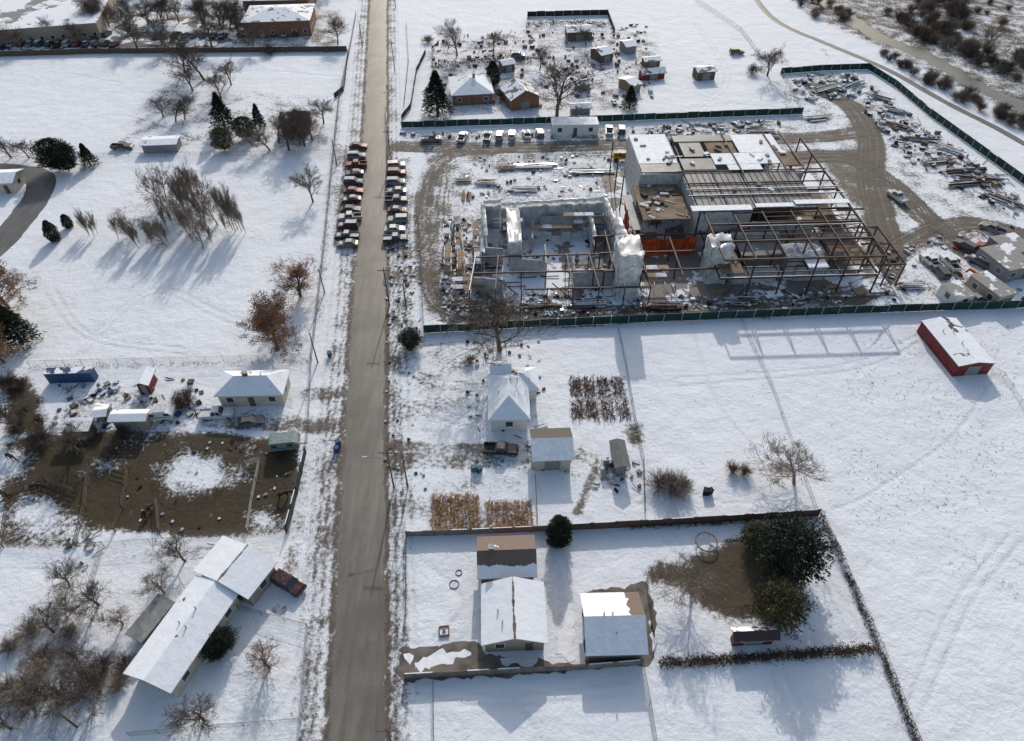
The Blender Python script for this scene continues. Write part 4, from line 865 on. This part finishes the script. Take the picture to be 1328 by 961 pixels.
for k in range(18):
    s_,t=random.random(),random.random()*.5; p=gp(s_,t);q_=gp(min(1,s_+.12),t); mb.beam((p.x,p.y,random.choice([.3,.3,4.6])),(q_.x,q_.y,.4),.12,.18,0)
mb.obj('steel_frame',[steel,snow],Wg)
def scaffold(nm,u,v,nx_,ny_,nz_,rot=0):
    g_=G(u,v); mb=MB(); sx,sy,sz=2.1,1.4,1.9
    for i in range(nx_+1):
        for j in range(ny_+1): mb.tube((i*sx,j*sy,0),(i*sx,j*sy,nz_*sz+.8),.04,.04,4,0)
    for k in range(1,nz_+1):
        for j in range(ny_+1): mb.tube((0,j*sy,k*sz),(nx_*sx,j*sy,k*sz),.035,.035,3,0)
        for i in range(nx_+1): mb.tube((i*sx,0,k*sz),(i*sx,ny_*sy,k*sz),.035,.035,3,0)
        for i in range(nx_):
            if random.random()<.7: mb.box(i*sx+sx/2,ny_*sy/2,k*sz+.04,sx-.1,ny_*sy-.1,.06,1,0,2 if random.random()<.35 else 1)
            mb.tube((i*sx,0,(k-1)*sz),((i+1)*sx,0,k*sz),.025,.025,3,0)
    mb.obj(nm,[steel_g,wood,snow_g],None,(g_.x,g_.y,0),rot)
for u,v,r_ in((598,300,94),(600,335,93),(603,368,93),(622,330,93),(625,362,92),(588,385,2),(584,330,92),(586,362,92)): scaffold('scaffold',u,v,3,1,2,R(r_))
scaffold('scaffold',690,316,4,1,2,R(2)); scaffold('scaffold',834,380,2,1,3,R(2)); scaffold('scaffold',800,330,3,1,3,R(95)); scaffold('scaffold',640,318,3,1,3,R(2)); scaffold('scaffold',730,310,4,1,3,R(2))
def pile(nm,u,v,n,L_,W,hh,ms,rot=0):
    g_=G(u,v); mb=MB()
    for k in range(n):
        x,y=random.uniform(-W/2,W/2),random.uniform(-L_/2,L_/2)*.3; z=random.choice([0,.2,.4])*hh
        mb.box(y,x,z,L_*random.uniform(.5,1),random.uniform(.1,.35),.18,random.randrange(len(ms)),random.gauss(0,.03))
    mb.obj(nm,ms,None,(g_.x,g_.y,.0),R(rot))
sg=snow_g
for u,v,L_,W,ms,r_ in[(695,217,12,2.2,[steel_g,sg,deck],2),(762,224,11,2.2,[steel_g,sg,steel],2),(660,220,5,2,[sg,wood],0),(682,247,8,2.5,[sg,steel,wood],0),(630,238,6,2.5,[sg,wood],0),(600,236,4,2,[wood,sg],0),
   (1075,115,12,3,[sg,steel_g,cmu],30),(1110,112,10,4,[sg,deck,tealp],40),(1165,165,10,2.5,[sg,steel],-40),(1190,182,11,2.5,[steel,deck,sg],-8),(1215,210,10,2.5,[wood,sg,dark],10),(1250,222,12,2.5,[deck,sg,steel],5),(1275,235,12,3,[steel_g,steel,sg],-10),(1305,262,10,3,[steel,sg,deck],-50),(1250,240,8,2.5,[dark,sg],10),(1160,145,7,3,[sg,cmu,deck],-40),(1230,195,7,2.5,[cmu,sg],-45),(1140,128,7,2.5,[sg,deck],-40),
   (985,170,8,2.5,[sg,wood],0),(1060,155,8,2.5,[sg,deck],10),(860,400,8,2,[wood,steel],0),(960,392,7,2,[steel,sg],0),(1180,372,5,2,[wood,sg],0),(605,255,5,2,[wood],90),(590,300,6,2,[wood,sg],90),(592,345,6,2,[wood,steel],90),(610,395,8,2,[wood,steel_g],3),(700,398,8,2,[steel,wood],3),(760,396,7,2,[sg,steel],3)]:
    pile('material_stack',u,v,16,L_,W,1.2,ms,r_)
def debris(nm,px,n,ms,smax=1.2,hmax=.6,bp_=.3):
    mb=MB()
    for x,y in scatter(px,n):
        if random.random()<bp_: a_=random.uniform(0,3.14); l=random.uniform(1,3)*smax; mb.beam((x,y,.12),(x+math.cos(a_)*l,y+math.sin(a_)*l,.12+random.uniform(0,.3)),.1,.1,random.randrange(len(ms)-1))
        else: mb.box(x,y,0,random.uniform(.2,smax),random.uniform(.2,smax),random.uniform(.08,hmax),random.randrange(len(ms)),random.uniform(0,3),random.choice([None,None,len(ms)-1]))
    mb.obj(nm,ms)
dm=[wood,deck,steel_g,dark,cmu,wood_d,steel,sg]
debris('construction_debris',[(575,285),(625,285),(640,405),(575,405)],300,dm,1.0)
debris('construction_debris',[(620,395),(830,350),(850,405),(620,415)],240,dm,.9)
debris('construction_debris',[(860,385),(1120,372),(1090,395),(860,405)],130,dm,.9)
debris('construction_debris',[(1130,115),(1180,150),(1328,250),(1328,290),(1180,210),(1120,150)],240,dm,1.6,.9)
debris('construction_debris',[(1020,100),(1110,96),(1120,125),(1040,135)],120,[cmu,deck,dark,tealp,sg],1.6,1)
debris('construction_debris',[(600,205),(820,200),(820,255),(600,258)],110,dm,.9)
debris('construction_debris',[(840,165),(1010,155),(1010,172),(845,178)],110,dm,1.3,.9)
debris('construction_debris',[(650,300),(790,300),(810,350),(650,360)],90,dm,.8)
debris('construction_debris',[(1140,330),(1230,300),(1240,385),(1150,390)],60,dm)
debris('construction_debris',[(1235,300),(1328,290),(1328,395),(1235,395)],70,dm+[orange,sg],1.1)
debris('yard_clutter',[(560,50),(840,30),(850,140),(560,140)],300,[wood_d,dark,brick,grey,redp,sg],1.3,1.0,.12)
debris('yard_clutter',[(70,490),(260,490),(280,550),(70,570)],100,[wood_d,dark,bluep,grey,wood_d,sg],1.0,.7,.12)
debris('yard_clutter',[(600,440),(700,440),(715,610),(610,615)],80,[wood_d,dark,grey,tealp,sg],.6,.5,.12)
debris('yard_clutter',[(780,600),(830,600),(830,640),(770,640)],26,[wood_d,dark,grey,sg],.8,.5,.2)
debris('yard_clutter',[(500,430),(530,430),(560,640),(500,640)],40,[wood_d,dark,grey,sg],.5,.3,.1)
debris('yard_clutter',[(500,320),(545,320),(545,430),(500,430)],80,[wood_d,dark,grey,wood,sg],.7,.4,.15)
debris('yard_clutter',[(940,170),(520,172),(520,182),(940,178)],60,[wood_d,dark,grey,wood,sg],1.0,.7)
debris('yard_clutter',[(300,570),(380,570),(370,690),(140,690),(150,570)],40,[wood_d,dark,grey,sg],.5,.3,.1)
debris('yard_clutter',[(80,690),(130,690),(120,740),(80,740)],20,[wood_d,grey,sg],.8,.5)
debris('yard_clutter',[(230,705),(300,700),(280,740),(240,740)],10,[wood_d,grey,sg],.5,.4)
def telehandler(u,v,rot,bc=yel):
    g_=G(u,v); e=empty('telehandler',g_.x,g_.y,.05,R(rot)); mb=MB()
    mb.prism([(-2.3,-.8),(2.1,-.8),(2.3,-.5),(2.3,.5),(2.1,.8),(-2.3,.8)],.6,1.3,0); mb.box(-1.2,.55,1.3,1.8,.7,.5,0)
    mb.beam((-2.2,0,2.0),(4.5,0,1.6),.4,.45,0); mb.beam((4.5,0,1.6),(4.9,0,.5),.3,.3,0); mb.obj('body_and_boom',[bc],e)
    mb=MB(); mb.box(.1,-.55,1.3,1.4,.8,1.1,0); mb.box(.1,-.55,2.4,1.5,.9,.08,1); mb.obj('cab',[glass,bc],e)
    mb=MB()
    for x in(-1.6,1.6):
        for s_ in(-1,1): mb.tube((x,s_*.75,.6),(x,s_*1.2,.6),.6,.6,14,0,True)
    for s_ in(-.4,.4): mb.box(5.5,s_,.4,1.2,.12,.06,0)
    mb.obj('wheels_and_forks',[dark],e)
telehandler(806,208,8); telehandler(1276,374,110,mat('machine_orange',(0.5,0.12,0.02),.5))
def bins(u,v,m):
    g_=G(u,v); mb=MB(); mb.prism([(-.3,-.35),(.3,-.35),(.32,.38),(-.32,.38)],.08,1.0,0); mb.box(0,.0,1.0,.72,.82,.08,0); mb.tube((-.33,.36,.12),(.33,.36,.12),.12,.12,8,1,True); mb.box(0,.43,.92,.6,.06,.05,1); mb.obj('wheelie_bin',[m,dark],None,(g_.x,g_.y,0),rr.uniform(0,3))
for u,v,m_ in((437,585,bluep),(439,577,bluep),(615,610,tealp),(622,611,bluep),(914,640,dark),(920,640,dark),(428,462,bluep)): bins(u,v,m_)
g_=G(915,706); mb=MB()
for k in range(24):
    a0,a1=k*math.pi/12,(k+1)*math.pi/12; mb.tube((1.5*math.cos(a0),1.5*math.sin(a0),.7),(1.5*math.cos(a1),1.5*math.sin(a1),.7),.1,.1,6,0)
    if k%4==0: mb.tube((1.5*math.cos(a0),1.5*math.sin(a0),0),(1.5*math.cos(a0),1.5*math.sin(a0),.7),.04,.04,4,0)
mb.obj('trampoline_frame',[mat('trampoline_pad',(0.2,0.15,0.12),.8)],None,(g_.x,g_.y,0))
g_=G(576,819); mb=MB()
for s_ in(-.6,.6): mb.box(s_,0,0,.12,1.3,.3,0); mb.box(0,s_,0,1.05,.12,.3,0)
mb.box(0,0,.02,1.05,1.05,.1,1); mb.box(0,0,.12,.4,.3,.2,0); mb.obj('fire_pit',[brick,snow],None,(g_.x,g_.y,0),.1)
for u,v,r_ in((595,743,.6),(589,758,.9)):
    g_=G(u,v); mb=MB()
    for k in range(12):
        a0,a1=k*math.pi/6,(k+1)*math.pi/6; mb.tube((r_*.7*math.cos(a0),r_*.7*math.sin(a0),.06),(r_*.7*math.cos(a1),r_*.7*math.sin(a1),.06),.05,.05,5,0)
    mb.obj('garden_ring',[wood_d],None,(g_.x,g_.y,0))
def pole(u,v,h=10,lamp=False,arm=True,rot=0):
    g_=G(u,v); mb=MB(); mb.tube((0,0,-.1),(0,0,h),.14,.09,8,0,True)
    if arm: mb.box(0,0,h-.7,2.4,.12,.14,0,rot); [mb.tube((x,0,h-.56),(x,0,h-.36),.05,.04,5,1,True) for x in(-1.1,-.4,.4,1.1)]
    if lamp: mb.tube((0,0,h-2),(-3.0,0,h-1.6),.05,.04,5,1); mb.box(-3.3,0,h-1.66,.7,.25,.12,1)
    mb.obj('street_lamp' if lamp else 'utility_pole',[wood_d,steel_g],None,(g_.x,g_.y,0)); return Vector((g_.x,g_.y,h-.4))
tops=[pole(514,980,9),pole(511,632,9,True),pole(505,396,9),pole(508,212,9),pole(512,92,9),pole(513,10,9)]
pole(529,632,8,False,False); pole(527,400,6,False,False); pole(412,470,7,False,False); pole(421,380,6,False,False); pole(437,215,7,False,False); pole(470,60,8,False,False); pole(100,943,7,False,False)
mb=MB()
for a_,b_ in zip(tops[:-1],tops[1:]):
    for ox in(-1.1,1.1):
        pr=None
        for k in range(13):
            t=k/12; p=a_.lerp(b_,t); p=Vector((p.x+ox,p.y,p.z-4*1.2*t*(1-t)))
            if pr: mb.tube(pr,p,.01,.01,3)
            pr=p
mb.obj('power_lines',[dark])
def horse(u,v,rot):
    g_=G(u,v)
    V=[((0,0,1.15),.27),((.5,0,1.2),.27),((-.55,0,1.2),.28),((.8,0,1.35),.2),((1.1,0,1.0),.13),((1.35,0,.6),.11),((1.5,0,.25),.07),((-.95,0,.95),.05),((-1.0,0,.5),.05)]
    Ed=[(0,1),(0,2),(1,3),(3,4),(4,5),(5,6),(2,7),(7,8)]
    for s_ in(-1,1):
        b0=len(V); V+=[((.55,s_*.18,.95),.12),((.55,s_*.19,.5),.065),((.56,s_*.19,.05),.06)]; Ed+=[(1,b0),(b0,b0+1),(b0+1,b0+2)]
        b0=len(V); V+=[((-.45,s_*.18,.9),.15),((-.72,s_*.19,.52),.07),((-.65,s_*.19,.05),.06)]; Ed+=[(2,b0),(b0,b0+1),(b0+1,b0+2)]
    me=bpy.data.meshes.new('horse'); me.from_pydata([p for p,_ in V],Ed,[]); me.materials.append(hide); o=bpy.data.objects.new('horse',me); COL.objects.link(o); o.location=(g_.x,g_.y,0); o.rotation_euler=(0,0,rot)
    md=o.modifiers.new('Skin','SKIN')
    for i,(_,r_) in enumerate(V): me.skin_vertices[0].data[i].radius=(r_,r_)
    me.skin_vertices[0].data[0].use_root=True; o.modifiers.new('Sub','SUBSURF').levels=1; o.modifiers['Sub'].render_levels=2
for u,v,r_ in((369,645,.3),(48,635,.1),(10,645,2.8),(192,668,1.3),(16,596,-.4)): horse(u,v,r_)
# ---------- light, sky, camera
az=R(3.0); el=R(27)
sd=Vector((math.sin(az)*math.cos(el),math.cos(az)*math.cos(el),math.sin(el)))
sl=bpy.data.lights.new('sun','SUN'); sl.energy=2.75; sl.angle=R(.8); sl.color=(1,.95,.89); so=bpy.data.objects.new('sun',sl); COL.objects.link(so); so.rotation_euler=sd.to_track_quat('Z','Y').to_euler(); so.location=(0,0,200)
wd=bpy.data.worlds.new('World'); scene.world=wd; wd.use_nodes=True; nt=wd.node_tree; bg=nt.nodes['Background']; sk=nt.nodes.new('ShaderNodeTexSky'); sk.sky_type='NISHITA'; sk.sun_disc=False; sk.sun_elevation=el; sk.sun_rotation=az; sk.dust_density=2.5; sk.air_density=1.3; nt.links.new(sk.outputs[0],bg.inputs[0]); bg.inputs[1].default_value=.15
cd=bpy.data.cameras.new('camera'); cd.sensor_width=36; cd.lens=36*F/1328; cd.clip_end=20000; cd.clip_start=.5; co=bpy.data.objects.new('camera',cd); COL.objects.link(co); co.location=(0,0,H); co.rotation_euler=(R(45),0,0); scene.camera=co
scene.view_settings.view_transform='Standard'; scene.view_settings.look='None'; scene.view_settings.exposure=0
print('objects',len(bpy.data.objects))
